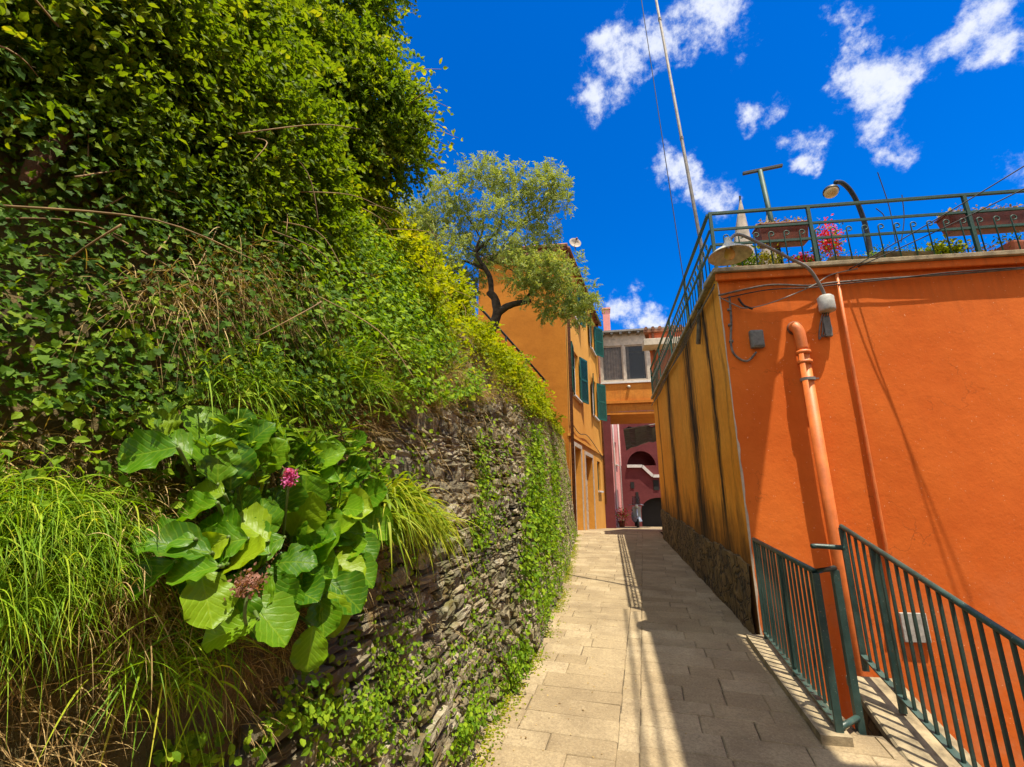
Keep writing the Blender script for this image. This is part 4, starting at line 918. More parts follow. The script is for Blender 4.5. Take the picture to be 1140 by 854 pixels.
# right-hand neighbour of the bridge, orange red with a concrete hood
NY = 12.2
nb = empty('orange_red_house', (TX_, NY, .5), 'orange red house with a pale concrete hood standing at the far end of the terrace', 'house')
NF = Face((TX_, NY), (1, 0)); NZ = 6.0
mb = MB(); mb.add([NF.p(0, 0, .2), NF.p(6, 0, .2), NF.p(6, 0, NZ), NF.p(0, 0, NZ)], [(0, 1, 2, 3)])
mb.add([NF.p(0, 0, .2), NF.p(.85, -4.6, .2), NF.p(.85, -4.6, NZ), NF.p(0, 0, NZ)], [(0, 1, 2, 3)]); mb.build('wall', M['redwall'], nb)
mb = MB(); sk = lambda u, d, z: NF.p(u-d*.185, d, z); mb.box((-.12, -4.5, NZ), (6.1, .12, NZ+.08), sk)
for i in range(34): mb.tube([sk(-.05+i*.18, .14, NZ+.1), sk(-.05+i*.18, -4.4, NZ+.35)], .05, 6)
mb.build('roof', M['tile'], nb)
mb = MB(); NF.box(mb, -.2, .95, .003, .5, 5.5, 5.68); mb.build('concrete_hood', M['cream'], nb, bevel=.01)
mb = MB().tube([NF.p(.12, .05, 4.2), NF.p(.1, .05, NZ-.02)], .035, 6); mb.build('downpipe', M['pipe_rust'], nb)
# chimney-like pink block seen over the roofs
ch = on_y(675, 352, 20.8); MB().box((ch.x-.16, 20.6, bz(371)+.1), (ch.x+.16, 21.1, ch.z+.25)).box((ch.x-.2, 20.55, ch.z+.26), (ch.x+.2, 21.15, ch.z+.34)).build('chimney', M['pink'], br)
# ================================================================= ALLEY BEYOND
PO = on_y(677, 560, 21.85); PF = Face((PO.x, 21.85), (.165, .986))
ph = empty('pink_house', (PO.x, 21.9, .3), 'sunlit salmon pink house with pipes on the left of the far alley', 'house')
pw = [(1.0, 1.6, 3.4, 4.6), (3.2, 3.8, 3.4, 4.6), (1.0, 1.6, .9, 2.1), (3.2, 3.8, 6.2, 7.4), (1.0, 1.6, 6.2, 7.4)]
mb = MB(); PF.wall(mb, 0, 6, -.5, 9, pw, .15); mb.build('wall', M['pink'], ph)
for w_ in pw: window(PF, ph, *w_, dep=.12, mull=0)
for u in (.3, 2.4, 4.6): MB().tube([PF.p(u, .06, 0), PF.p(u, .06, 8.8)], .04, 6).build('drainpipe', M['white' if u > 1 else 'redwall'], ph, True)
mb = MB(); PF.box(mb, -.1, 6.1, -3, .3, 9.0, 9.12); mb.build('roof', M['tile'], ph)
# dark red far building with arches
FY = 27.5; fx = lambda px: on_y(px, 550, FY).x; fz = lambda py: on_y(715, py, FY).z
fb = empty('dark_red_building', (fx(697), FY, -.2), 'dark red arched building with a white edged stair closing the far alley', 'building')
def archwall(name, x0, x1, z0, z1, arches, y, mat, parent, dep=.8):
    mb = MB(); n = 14
    xs = sorted({x0, x1, *[a[0] for a in arches], *[a[1] for a in arches]})
    for a, b2 in zip(xs[:-1], xs[1:]):
        ar = [q for q in arches if q[0] <= a+1e-6 and q[1] >= b2-1e-6]
        if not ar: mb.add([(a, y, z0), (b2, y, z0), (b2, y, z1), (a, y, z1)], [(0, 1, 2, 3)]); continue
        q = ar[0]; r = (q[1]-q[0])/2; cx = (q[0]+q[1])/2; zs = q[2]; base = q[3]
        pts = [(cx-r*math.cos(math.pi*i/n), zs+q[4]*math.sin(math.pi*i/n)) for i in range(n+1)]
        if base > z0: mb.add([(a, y, z0), (b2, y, z0), (b2, y, base), (a, y, base)], [(0, 1, 2, 3)])
        for (p, q2) in zip(pts[:-1], pts[1:]):
            mb.add([(p[0], y, p[1]), (q2[0], y, q2[1]), (q2[0], y, z1), (p[0], y, z1)], [(0, 1, 2, 3)])
            mb.add([(p[0], y, p[1]), (p[0], y+dep, p[1]), (q2[0], y+dep, q2[1]), (q2[0], y, q2[1])], [(0, 1, 2, 3)])
        for xx in (q[0], q[1]): mb.add([(xx, y, base), (xx, y+dep, base), (xx, y+dep, zs), (xx, y, zs)], [(0, 1, 2, 3)])
        mb.add([(q[0], y, base), (q[1], y, base), (q[1], y+dep, base), (q[0], y+dep, base)], [(0, 1, 2, 3)])
    return mb.build(name, mat, parent)
archwall('wall', fx(690), fx(770), -.6, fz(470), [(fx(700), fx(733), fz(520), fz(524), fz(502)-fz(520)), ], FY, M['maroon'], fb, .9)
mb = MB().box((fx(698), FY+.9, fz(526)), (fx(736), FY+1.0, fz(498))); mb.build('recess', M['maroon'], fb)
lowf = archwall('lower_wall', fx(690), fx(770), -.6, fz(519), [(fx(712), fx(752), fz(568), -.6, fz(554)-fz(568))], FY-.5, M['maroon'], fb, 1.2)
mb = MB().box((fx(708), FY-.06, -.6), (fx(760), FY-.02, fz(553))); mb.build('passage_shade_sheet', M['dark_in'], fb)  # dark sheet painted as the shade inside the lower arch
mb = MB()
pts = [(698, 519), (715, 519), (727, 530), (737, 530)]
for a, b2 in zip(pts[:-1], pts[1:]): mb.bar(on_y(a[0], a[1], FY-.56), on_y(b2[0], b2[1], FY-.56), .14, .16)
mb.build('stair_coping', M['white'], fb)
for (x0, x1, y0, y1) in ((702, 706, 544, 537), (727, 733, 546, 535), (707, 710, 560, 548)): MB().box((fx(x0), FY-.53, fz(y0)), (fx(x1), FY-.502, fz(y1))).build('window', M['dark_in'], fb)
# dark awning over the alley
aw = empty('awning', on_y(705, 498, 22.5), 'dark tattered awning stretched across the alley under the bridge room', 'awning')
mb = MB(); p0, p1, p2, p3 = on_y(694, 478, 21.9), on_y(745, 470, 21.9), on_y(745, 484, 25), on_y(697, 500, 25)
n = 8; vs4 = []
for i in range(n+1):
    for j in range(n+1):
        q = p0.lerp(p1, i/n).lerp(p3.lerp(p2, i/n), j/n); q.z += .06*math.sin(i*2.1)+.05*math.sin(j*3+i); vs4.append(q)
for k in (0, 1): mb.add([Vector(v)-Vector((0, 0, .04*k)) for v in vs4], [(a*(n+1)+b2, (a+1)*(n+1)+b2, (a+1)*(n+1)+b2+1, a*(n+1)+b2+1) for a in range(n) for b2 in range(n)])
mb.build('cloth', M['dark_metal'], aw); MB().tube([p0, p1], .03, 6).build('pole', M['grey_metal'], aw); MB().tube([p3, p2], .03, 6).build('pole', M['grey_metal'], aw)
# parked scooter
def scooter():
    c = on_y(709, 582, 23.2); c.z = float(zg(23.2)); root = empty('scooter', c, 'silver grey scooter parked in the alley below the bridge room', 'scooter')
    T = lambda x, y, z: Vector((c.x + x, c.y + y, c.z + z))
    for (y, nm) in ((-.62, 'front_wheel'), (.62, 'rear_wheel')):
        w = MB().lathe(T(0, y, .24), [(.14, -.05), (.22, -.055), (.24, -.03), (.24, .03), (.22, .055), (.14, .05)], 20, (1, 0, 0)).build(nm, M['tyre'], root, True)
        MB().lathe(T(0, y, .24), [(.001, -.04), (.13, -.03), (.15, 0), (.13, .03), (.001, .04)], 16, (1, 0, 0)).build('rim', M['chrome'], w, True)
    MB().lathe(T(0, .42, .3), [(.001, -.1), (.17, -.02), (.22, .15), (.2, .35), (.12, .45), (.001, .48)], 14, (0, .15, 1)).build('body', M['scooter_paint'], root, True)
    MB().add([T(x, y, z) for (x, y, z) in ((-.2, -.32, .3), (.2, -.32, .3), (.2, -.42, .95), (-.2, -.42, .95), (-.17, -.26, .3), (.17, -.26, .3), (.17, -.36, .95), (-.17, -.36, .95))], [(0, 1, 2, 3), (4, 7, 6, 5), (0, 3, 7, 4), (1, 5, 6, 2), (3, 2, 6, 7)]).box(tuple(T(-.17, -.3, .24)), tuple(T(.17, .3, .3))).build('leg_shield', M['scooter_paint'], root, bevel=.02)
    MB().lathe(T(0, .4, .78), [(.001, -.05), (.17, -.04), (.2, 0), (.16, .05), (.001, .07)], 14, (0, 0, 1)).build('seat', M['tyre'], root, True)
    MB().tube([T(0, -.6, .3), T(0, -.4, 1.0)], .03, 8).tube(smooth_path([T(-.33, -.3, 1.02), T(-.15, -.38, 1.05), T(.15, -.38, 1.05), T(.33, -.3, 1.02)], 4), .018, 6).build('handlebar', M['chrome'], root, True)
    MB().lathe(T(0, -.48, .96), [(.001, .03), (.07, .02), (.09, -.03), (.06, -.08)], 14, (0, -1, 0)).build('headlight', M['enamel'], root, True)
    MB().add([T(-.2, -.42, 1.02), T(.2, -.42, 1.02), T(.17, -.34, 1.42), T(-.17, -.34, 1.42), T(-.2, -.41, 1.02), T(.2, -.41, 1.02), T(.17, -.33, 1.42), T(-.17, -.33, 1.42)], [(0, 1, 2, 3), (4, 7, 6, 5)]).build('windscreen', M['clear'], root)
    MB().lathe(T(0, -.62, .3), [(.1, .2), (.15, .16), (.2, .05), (.21, 0)], 12, (0, 0, 1)).build('mudguard', M['scooter_paint'], root, True)
scooter()
def potplant(name, c, r, h, label, cat, fmat, n, spread, size=.03, pot='terracotta', group=None, gm='creep', gn=200):
    root = empty(name, c, label, cat, group)
    MB().lathe(c, [(.001, 0), (r*.7, 0), (r, h*.9), (r*1.1, h*.9), (r*1.1, h), (r*.9, h), (r*.85, h*.85), (.001, h*.85)], 18).build('pot', M[pot], root, True)
    P = np.array(c)+np.array([0, 0, h+spread*.7])+RNG.normal(0, spread*.55, (gn, 3)); leafobj('foliage', P, rdir(gn), rdir(gn)+np.array([0, 0, .6]), RNG.uniform(.5, 1.2, gn)*size*1.3, RNG.uniform(.5, 1, gn)*size, OVAL, G[gm], root)
    if n: P = np.array(c)+np.array([0, 0, h+spread])+RNG.normal(0, spread*.5, (n, 3)); leafobj('blossom', P, rdir(n), rdir(n), RNG.uniform(.7, 1.2, n)*size, RNG.uniform(.7, 1, n)*size, OVAL, G[fmat], root)
    return root
pc = on_y(692, 578, 22.8); pc.z = float(zg(22.8)); potplant('potted_plant', pc, .17, .3, 'red flowering pot plant against the pink house in the far alley', 'potted plant', 'redf', 260, .28, .06)
# ================================================================= RIGHT TERRACE BUILDING
TX, TY, TZ = 1.44, 5.2, 4.14; TEND = 12.15
FR = Face((TX, TY), (.998, .063)); SD = Face((TX, TEND), (0, -1))     # front faces the camera; side faces the lane
tb = empty('terrace_building', (TX, TY, 0), 'orange plastered building with stained ochre lane wall and roof terrace on the right', 'building')
mb = MB(); us = np.linspace(0, 9, 30); zs = np.linspace(-2.2, TZ, 22)
def wob(u, z): return .012*(vn(np.array([u, 3.3, z]), 1.3)-.5)*2
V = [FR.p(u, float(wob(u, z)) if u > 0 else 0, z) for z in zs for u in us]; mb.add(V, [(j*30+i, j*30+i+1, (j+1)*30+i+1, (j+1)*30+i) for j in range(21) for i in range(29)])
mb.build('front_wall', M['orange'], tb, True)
mb = MB(); mb.add([SD.p(0, 0, -.2), SD.p(TEND-TY, 0, -.2), SD.p(TEND-TY, 0, TZ), SD.p(0, 0, TZ)], [(0, 1, 2, 3)])
mb.add([(TX, TEND, -.2), (TX+7, TEND, -.2), (TX+7, TEND, TZ), (TX, TEND, TZ)], [(3, 2, 1, 0)]); mb.build('lane_wall', M['ochre'], tb)
# plinth following the lane
def plinth():
    n = 60; V = []; Fq = []
    for i in range(n+1):
        y = TY+.06+(TEND-TY-.06)*i/n
        top = float(zg(y))+.66+.018*math.sin(y*2.3)+.014*math.sin(y*7)+.012*math.sin(y*17)
        for j, f in enumerate((0, .2, .4, .6, .8, 1)): V.append((TX-.035+.02*math.sin(y*9+j*2)*math.sin(j+y*4)+(.008*j/5), y, float(zg(y))-.08+(top-float(zg(y))+.08)*f))
        V.append((TX+.01, y, top+.01))
        if i:
            for j in range(6): a = (i-1)*7+j; Fq.append((a, a+1, a+8, a+7))
    MB().add(V, Fq).build('rubble_plinth', M['plinth'], tb, False)
plinth()
# ragged pale line where the two plasters meet on the corner
mb = MB(); V = []; Fq = []
for i in range(70):
    z = .25+(TZ-.35)*i/69; w = .003+.010*vn(np.array([1, 2, z]), 9)+(.022*max(0, vn(np.array([4, 2, z]), 7)-.3) if z < 2.2 else 0)
    V += [(TX-.004, TY+.003, z), (TX-.004, TY-.006, z), (TX+float(w), TY-.006+.06*float(w), z)]
    if i: a = (i-1)*3; Fq += [(a, a+1, a+4, a+3), (a+1, a+2, a+5, a+4)]
mb.add(V, Fq).build('corner_render', M['cream'], tb)
mb = MB(); FR.box(mb, -.06, 9.1, -.35, .09, TZ, TZ+.055); mb.box((TX-.06, TY+.36, TZ), (TX+.3, TEND, TZ+.055)); mb.build('roof_slab', M['concrete'], tb, bevel=.008)
mb = MB(); FR.box(mb, -.03, 9.0, .013, .055, TZ-.09, TZ-.002); mb.build('front_moulding', M['orange'], tb, bevel=.01)
mb = MB(); mb.box((TX+.01, TY+.3, TZ-.12), (TX+8.5, TEND-.01, TZ+.03)); mb.build('terrace_floor', M['concrete'], tb)
# ---- terrace railing
tr_ = empty('terrace_railing', (TX, TY, TZ+.055), 'green iron railing with curled balusters round the roof terrace', 'railing')
SB = TZ+.055
def rails(a, b2, hs, names, w=.028, parent=None, mat='green_paint'):
    for h, nm in zip(hs, names): MB().bar((a[0], a[1], SB+h), (b2[0], b2[1], SB+h), .022 if h < .7 else .035, w if h < .7 else .03).build(nm, M[mat], parent)
fa = FR.p(-.02, .02, 0); fb2 = FR.p(8.6, .02, 0)
sa, sb = (TX-.02, TY+.0), (TX-.02, TEND-.1)
rails(fa, fb2, (.75, .53, .33), ('top_rail', 'middle_rail', 'lower_rail'), parent=tr_); rails(sa, sb, (.75, .53, .33), ('top_rail', 'middle_rail', 'lower_rail'), parent=tr_)
def baluster(p, n2):
    o = Vector((p[0], p[1], SB)); pts = [o, o+Vector((0, 0, .33)), o+Vector((0, 0, .42))]
    cc = o+Vector((0, 0, .42))
    for i in range(1, 9): a = i/8*1.6*math.pi; pts.append(cc + Vector((n2[0], n2[1], 0))*(.028*(1-math.cos(a))) + Vector((0, 0, .028*math.sin(a))))
    return MB().tube(pts, .0075, 6)
b_f = baluster(FR.p(.12, .03, 0), FR.f).build('baluster', M['green_paint'], tr_, True)
for i in range(1, 46): q = FR.f*(.168*i); child_copy(b_f, tr_, (q.x, q.y, 0))
b_s = baluster((TX-.03, TY+.15), (0, 1)).build('baluster', M['green_paint'], tr_, True)
for i in range(1, 40): child_copy(b_s, tr_, (0, .17*i, 0))
pf = MB().bar(Vector(FR.p(.0, .02, SB)), Vector(FR.p(.0, .02, SB+.75)), .035, .035).build('post', M['green_paint'], tr_)
for u in (1.1, 2.75, 4.4, 6.1, 7.7): q = FR.f*u; child_copy(pf, tr_, (q.x, q.y, 0))
for s_ in (1.7, 3.4, 5.1, 6.8): child_copy(pf, tr_, (-.02, s_, 0))
def onf(px, py, d=0.0):       # sight line meeting the front plane pushed out by d
    n = FR.n; O = FR.O + n*d; r = ray(px, py); k = (O.x*n.x+O.y*n.y)/(r.x*n.x+r.y*n.y); return Vector((r.x*k, r.y*k, EYE+r.z*k))
# T-shaped clothes post
a = onf(869, 283, -.25); a.z = SB-.02; tpx = onf(846, 190, -.25)
tp = empty('clothes_post', a, 'green T shaped clothes line post rising above the terrace railing near the corner', 'post')
MB().tube([a, tpx], .03, 10).build('post', M['green_paint'], tp, True); MB().bar(tpx+Vector((-.2, .02, 0)), tpx+Vector((.26, -.02, .02)), .04, .03).build('crossbar', M['dark_metal'], tp)
# gooseneck lamp on the terrace
g0 = onf(966, 278, -.5); g0.z = SB
gl = empty('terrace_lamp', g0, 'dark gooseneck lamp with round amber globe above the terrace railing', 'lamp')
gp = [g0, onf(966, 262, -.5), onf(957, 232, -.45), onf(948, 214, -.4), onf(938, 204, -.35), onf(930, 203, -.3)]
MB().tube(smooth_path(gp, 6), .028, 10).build('arm', M['dark_metal'], gl, True)
hc = onf(925, 213, -.3); MB().lathe(hc, [(.001, .07), (.05, .06), (.085, .02), (.09, -.01), (.088, -.015)], 18, (.1, .3, 1)).build('hood', M['dark_metal'], gl, True)
m, nt, b = newmat('amber_glass'); b.inputs['Base Color'].default_value = (.62, .42, .17, 1); b.inputs['Roughness'].default_value = .15; M['amber'] = m
MB().lathe(hc, [(.001, -.085), (.045, -.075), (.075, -.045), (.083, -.01), (.08, .0)], 18, (.1, .3, 1)).build('globe', M['amber'], gl, True)
# folded parasols
for i, (px, py, top, bot, w) in enumerate(((826, 250, 222, 300, 15), (856, 262, 238, 300, 17))):
    t = onf(px-2, top, -1.1-.4*i); b_ = onf(px, bot, -1.1-.4*i); b_.z = SB-.03
    rr = w/505*6.3; pr = empty('folded_parasol', b_, ('taller beige folded parasol with spiked tip above the railing corner', 'shorter grey brown folded parasol half behind the T shaped post')[i], 'parasol', 'folded parasols on the terrace')
    V = []; Fq = []; n = 20; hh = (t.z-.02)-(b_.z+.35)
    for k in range(7):
        f = k/6; z = b_.z+.35+hh*f
        for j in range(n):
            an = 2*math.pi*j/n; r_ = (rr*(1-f)**.9+.012)*(1+.22*math.cos(an*5)*(1-f)); V.append((b_.x+(t.x-b_.x)*f+r_*math.cos(an), b_.y+r_*math.sin(an), z))
    for k in range(6):
        for j in range(n): Fq.append((k*n+j, k*n+(j+1) % n, (k+1)*n+(j+1) % n, (k+1)*n+j))
    MB().add(V, Fq).build('canopy', M['canvas'], pr, True); MB().tube([b_, Vector((t.x, b_.y, t.z+.05))], .014, 6).build('pole', M['dark_metal'], pr)
# planters hanging on the railing and plants behind it
gplant = 'flower boxes and pots on the terrace'
def trough(px0, px1, py0, py1, d, label, flow):
    a, b2 = onf(px0, (py0+py1)/2, d), onf(px1, (py0+py1)/2, d); z0, z1 = onf((px0+px1)/2, py1, d).z, onf((px0+px1)/2, py0, d).z
    root = empty('flower_box', ((a.x+b2.x)/2, (a.y+b2.y)/2, z0), label, 'flower box', gplant)
    u0 = (Vector((a.x, a.y))-FR.O).dot(FR.f); u1 = (Vector((b2.x, b2.y))-FR.O).dot(FR.f); mb = MB(); w = .09
    def q(u, dd, z): f = (z-z0)/(z1-z0); s = .7+.3*f; return FR.p((u0+u1)/2+(u-(u0+u1)/2)*(.93+.07*f), d+dd*s, z)
    mb.box((u0, -w, z0), (u1, w, z1), q); mb.box((u0-.015, -w-.012, z1+.001), (u1+.015, w+.012, z1+.022), lambda u, dd, z: FR.p(u, d+dd, z)); mb.build('box', M['planter'], root, bevel=.006)
    n = 420; uu = RNG.uniform(u0, u1, n); dd = RNG.uniform(-w, w, n); P = np.array([FR.p(u, d+x, z1+abs(random.gauss(0, .035))+.015) for u, x in zip(uu, dd)])
    leafobj('plants', P, rdir(n), rdir(n)+np.array([0, 0, .7]), RNG.uniform(.02, .05, n), RNG.uniform(.012, .03, n), OVAL, G[flow], root)
    return root
trough(843, 898, 254, 273, -.16, 'red brown flower box behind the railing near the terrace corner', 'dry')
trough(1050, 1150, 240, 258, -.16, 'long red brown flower box behind the railing at the right edge', 'dry')
def plantmass(name, label, cat, px0, px1, py, h, d, mat, n, size=.04, pot=None, fl=None, nf=0):
    d *= .5; a, b2 = onf(px0, py, d), onf(px1, py, d); base = Vector(((a.x+b2.x)/2, (a.y+b2.y)/2, SB+.003)); root = empty(name, base, label, cat, gplant)
    L = (b2-a).length; f = (b2-a).normalized(); zp = .0
    if pot: MB().add([Vector((base.x, base.y, base.z)) + f*(x*L/2) + Vector((f.y, -f.x, 0))*y_ + Vector((0, 0, z)) for (x, y_, z) in ((-1, -.1, 0), (1, -.1, 0), (1, .1, 0), (-1, .1, 0), (-.92, -.13, pot[1]), (.96, -.13, pot[1]*1.1), (.96, .13, pot[1]), (-.92, .13, pot[1]))], [(0, 3, 2, 1), (4, 5, 6, 7), (0, 1, 5, 4), (1, 2, 6, 5), (2, 3, 7, 6), (3, 0, 4, 7)]).build('planter', M[pot[0]], root, bevel=.03); zp = pot[1]
    P = np.array(base)+np.outer(RNG.uniform(-.5, .5, n)*L, np.array(f))+RNG.normal(0, 1, (n, 3))*np.array([.03, .07, h*.33])+np.array([0, 0, zp+h*.6]); P[:, 2] = np.maximum(P[:, 2], base.z+.02)
    leafobj('foliage', P, nz(rdir(n)+np.array([0, 0, .5])), rdir(n)+np.array([0, 0, .4]), RNG.uniform(.6, 1.3, n)*size, RNG.uniform(.4, .8, n)*size*.7, OVAL, G[mat], root)
    if nf:
        P = np.array(base)+np.outer(RNG.uniform(-.45, .45, nf)*L, np.array(f))+RNG.normal(0, 1, (nf, 3))*np.array([.02, .05, h*.25])+np.array([0, 0, zp+h*.75]); leafobj('blossom', P, rdir(nf), rdir(nf), RNG.uniform(.02, .04, nf), RNG.uniform(.018, .03, nf), OVAL, G[fl], root)
plantmass('potted_herb', 'green bushy herb in the terrace corner behind the lamp shade', 'potted plant', 812, 838, 290, .22, -.3, 'creep', 500, .05, ('terracotta', .07))
plantmass('potted_sedum', 'bright yellow green plant beside the corner herb', 'potted plant', 838, 868, 288, .17, -.3, 'yellf', 700, .035, ('terracotta', .06))
plantmass('potted_geranium', 'low red geranium behind the lower railing bars', 'potted plant', 882, 912, 290, .13, -.28, 'creep', 260, .04, ('moss_pot', .04), 'redf', 420)
g2 = onf(927, 262, -.32); g2.z = SB
plantmass('tall_geranium', 'tall pink and red geranium with green leaves rising to the top rail', 'potted plant', 915, 938, 285, .42, -.4, 'creep', 240, .04, ('terracotta', .1), 'redf', 520)
plantmass('stone_trough', 'brown mossy stone trough below the terrace lamp', 'planter', 915, 965, 282, .06, -.3, 'dry', 120, .03, ('moss_pot', .11))
plantmass('mossy_trough', 'long green mossy trough right of the terrace lamp', 'planter', 968, 1032, 282, .07, -.3, 'creep', 350, .03, ('moss_pot', .13))
plantmass('lettuce_pot', 'fresh light green leafy plant between mossy trough and long flower box', 'potted plant', 1034, 1066, 277, .15, -.3, 'bright', 700, .05, ('moss_pot', .05))
plantmass('bare_plant', 'sparse dull plant under the long flower box at right', 'potted plant', 1070, 1110, 275, .14, -.32, 'dry', 160, .04, ('terracotta', .04))
plantmass('round_pot', 'tan planter at the far right end of the visible terrace', 'planter', 1112, 1160, 272, .1, -.4, 'creep', 160, .04, ('terracotta', .2))
mb = MB()
for (x0, y0, x1, y1) in ((997, 270, 977, 192), (985, 245, 975, 232), (1003, 270, 1004, 217)): mb.tube(smooth_path([onf(x0, y0, -.35), onf((x0+x1)/2+3, (y0+y1)/2, -.35), onf(x1, y1, -.35)], 4), .006, 5)
o = mb.build('garden_canes', M['dark_metal']); tag(o, 'thin dark garden canes sticking up from the mossy trough', 'cane')
# ---- wall lamp with long arm
bc = onf(920, 338, .09); lamp = empty('wall_lamp', onf(920, 338, 0), 'old grey wall lamp with enamel shade on a long curved arm at the terrace corner', 'street lamp')
sc_ = onf(812, 281, .52)
MB().lathe(bc-Vector((0, 0, .09)), [(.001, 0), (.075, 0), (.08, .02), (.08, .16), (.06, .18), (.001, .18)], 18).build('junction_box', M['box_pale'], lamp, True)
MB().bar(onf(920, 338, .0), bc, .05, .05).build('wall_bracket', M['grey_metal'], lamp)
MB().tube(smooth_path([bc+Vector((0, 0, .09)), onf(913, 318, .12), onf(900, 299, .2), onf(880, 288, .28), onf(850, 273, .4), onf(822, 261, .5), sc_+Vector((.02, 0, .14))], 6), .017, 10).build('arm', M['grey_metal'], lamp, True)
rr = 22/505*4.85
MB().lathe(sc_, [(.03, .17), (.035, .13), (.05, .10), (.075, .06), (rr*.75, .01), (rr, -.035), (rr*1.01, -.045), (rr*.97, -.04), (rr*.72, .003), (.07, .05), (.03, .09)], 30).build('shade', M['enamel'], lamp, True)
MB().lathe(sc_, [(.001, .06), (.03, .05), (.05, .0), (.055, -.04), (.035, -.075), (.001, -.085)], 16).build('bulb', M['amber'], lamp, True)
mb = MB()
for i in range(4):
    a = onf(917+i*2, 345, .05); mb.tube(smooth_path([a, onf(913+i*3, 362, .04), onf(912+i*4, 378-i*3, .04), onf(917+i*3, 366, .03), onf(920, 350, .03)], 5), .007, 5)
mb.build('loose_wires', M['cable'], lamp, True)
MB().box(tuple(onf(918, 376, .01)), tuple(onf(924, 352, .06))).build('connector', M['box_grey'], lamp, bevel=.008)
# ---- drain pipe, conduit, small box, cables on the front wall
pipe = empty('drain_pipe', onf(931, 632, .08), 'thick orange drain pipe with rusty elbow on the orange wall', 'pipe')
ptop, pbot = onf(893, 385, .10), onf(936, 640, .10)
MB().tube([ptop, pbot, pbot+(pbot-ptop)*1.35], .054, 16).build('pipe', M['pipe'], pipe, True)
MB().tube(smooth_path([onf(884, 366, .005), onf(885, 364, .07), onf(890, 371, .10), ptop+(pbot-ptop).normalized()*.05], 5), [.056]*16, 16).build('elbow', M['pipe'], pipe, True); MB().tube([onf(884, 366, .003), onf(885, 365, .03)], .078, 16).build('wall_ring', M['pipe_rust'], pipe, True)
d = (pbot-ptop).normalized()
for t in (.06, .17): MB().tube([ptop+d*t, ptop+d*(t+.035)], .072, 16).build('collar', M['pipe'], pipe, True)
MB().tube([ptop+d*.36, ptop+d*.39], .071, 16).box(tuple(Vector(ptop+d*.36)+Vector((.06, .0, 0))), tuple(Vector(ptop+d*.38)+Vector((.11, .02, .01)))).build('clamp', M['grey_metal'], pipe)
cdt = MB().tube([onf(931, 303, .04), onf(945, 385, .03), onf(986, 607, .03), onf(990, 700, .03)], .018, 8).build('conduit', M['pipe'], None, True); tag(cdt, 'thin orange painted conduit running down the orange wall right of the drain pipe', 'pipe')
mbx = empty('wall_box', onf(841, 380, 0), 'small grey cable box on the orange wall left of the drain pipe', 'junction box')
u0, z0 = upx(835, 389, FR); u1, z1 = upx(847, 369, FR)
mb = MB(); FR.box(mb, u0, u1, .003, .07, z0, z1); mb.build('box', M['box_grey'], mbx, bevel=.015); mb = MB(); FR.box(mb, u0+.01, u1-.01, .072, .078, z0+.02, z1-.02); mb.build('cover', M['box_grey'], mbx, bevel=.003)
cab = MB().tube(smooth_path([onf(812, 330, .03), onf(814, 355, .03), onf(814, 385, .03), onf(820, 397, .03), onf(832, 402, .03), onf(842, 392, .04)], 6), .012, 6)
for (x, y) in ((812, 345), (813, 362), (814, 380)): cab.tube([onf(x-2, y, .03), onf(x+2, y, .03)], .017, 6)
tag(cab.build('cable', M['cable'], None, True), 'grey cable looping down the orange wall into the small cable box', 'cable', 'cables on the orange wall')
def cable(pts, r, label, mat='cable', d=.04):
    pp = [onf(x, y, d+random.uniform(-.005, .01)) for x, y in pts]
    return tag(MB().tube(smooth_path(pp, 6), r, 6).build('cable', M[mat], None, True), label, 'cable', 'cables on the orange wall')
cable([(800, 329), (830, 322), (860, 317), (900, 318), (925, 315), (960, 312), (1000, 309), (1050, 306), (1100, 302), (1150, 298)], .011, 'thick grey cable running along the top of the orange wall under the slab')
cable([(803, 333), (835, 326), (862, 322), (905, 320), (930, 317), (990, 311), (1060, 303), (1150, 297)], .006, 'thin dark cable twisted beside the thick grey cable', 'black_cable', .055)
cable([(801, 331), (815, 338), (828, 343), (845, 341), (870, 333), (905, 318), (925, 306), (955, 299)], .006, 'thin pale cable sagging diagonally across the top of the orange wall', 'grey_metal', .05)
cable([(822, 332), (828, 340), (838, 344)], .012, 'short dark cable stub with connector below the thick cable', 'black_cable', .05)
for (x, y) in ((855, 319),): pass
# bundle of cables under the slab on the lane side
mb = MB()
for k in range(4):
    pts = [Vector((TX-.03-.012*k, y, TZ-.08-.04*k+.03*math.sin(y*2+k)-.02*(y > 9))) for y in np.linspace(TY+.02, TEND-.1, 14)]; mb.tube(smooth_path(pts, 3), .008, 5)
tag(mb.build('cable_bundle', M['cable'], None, True), 'bundle of dusty cables slung along the ochre lane wall below the terrace', 'cable')
# white plate on the wall
mb = MB(); u0, z0 = upx(1005, 714, FR); u1, z1 = upx(1028, 682, FR); FR.box(mb, u0, u1, .014, .035, z0, z1); o = mb.build('utility_hatch', M['box_pale'], None, bevel=.006); tag(o, 'small white utility hatch low on the orange wall behind the near railing', 'hatch')
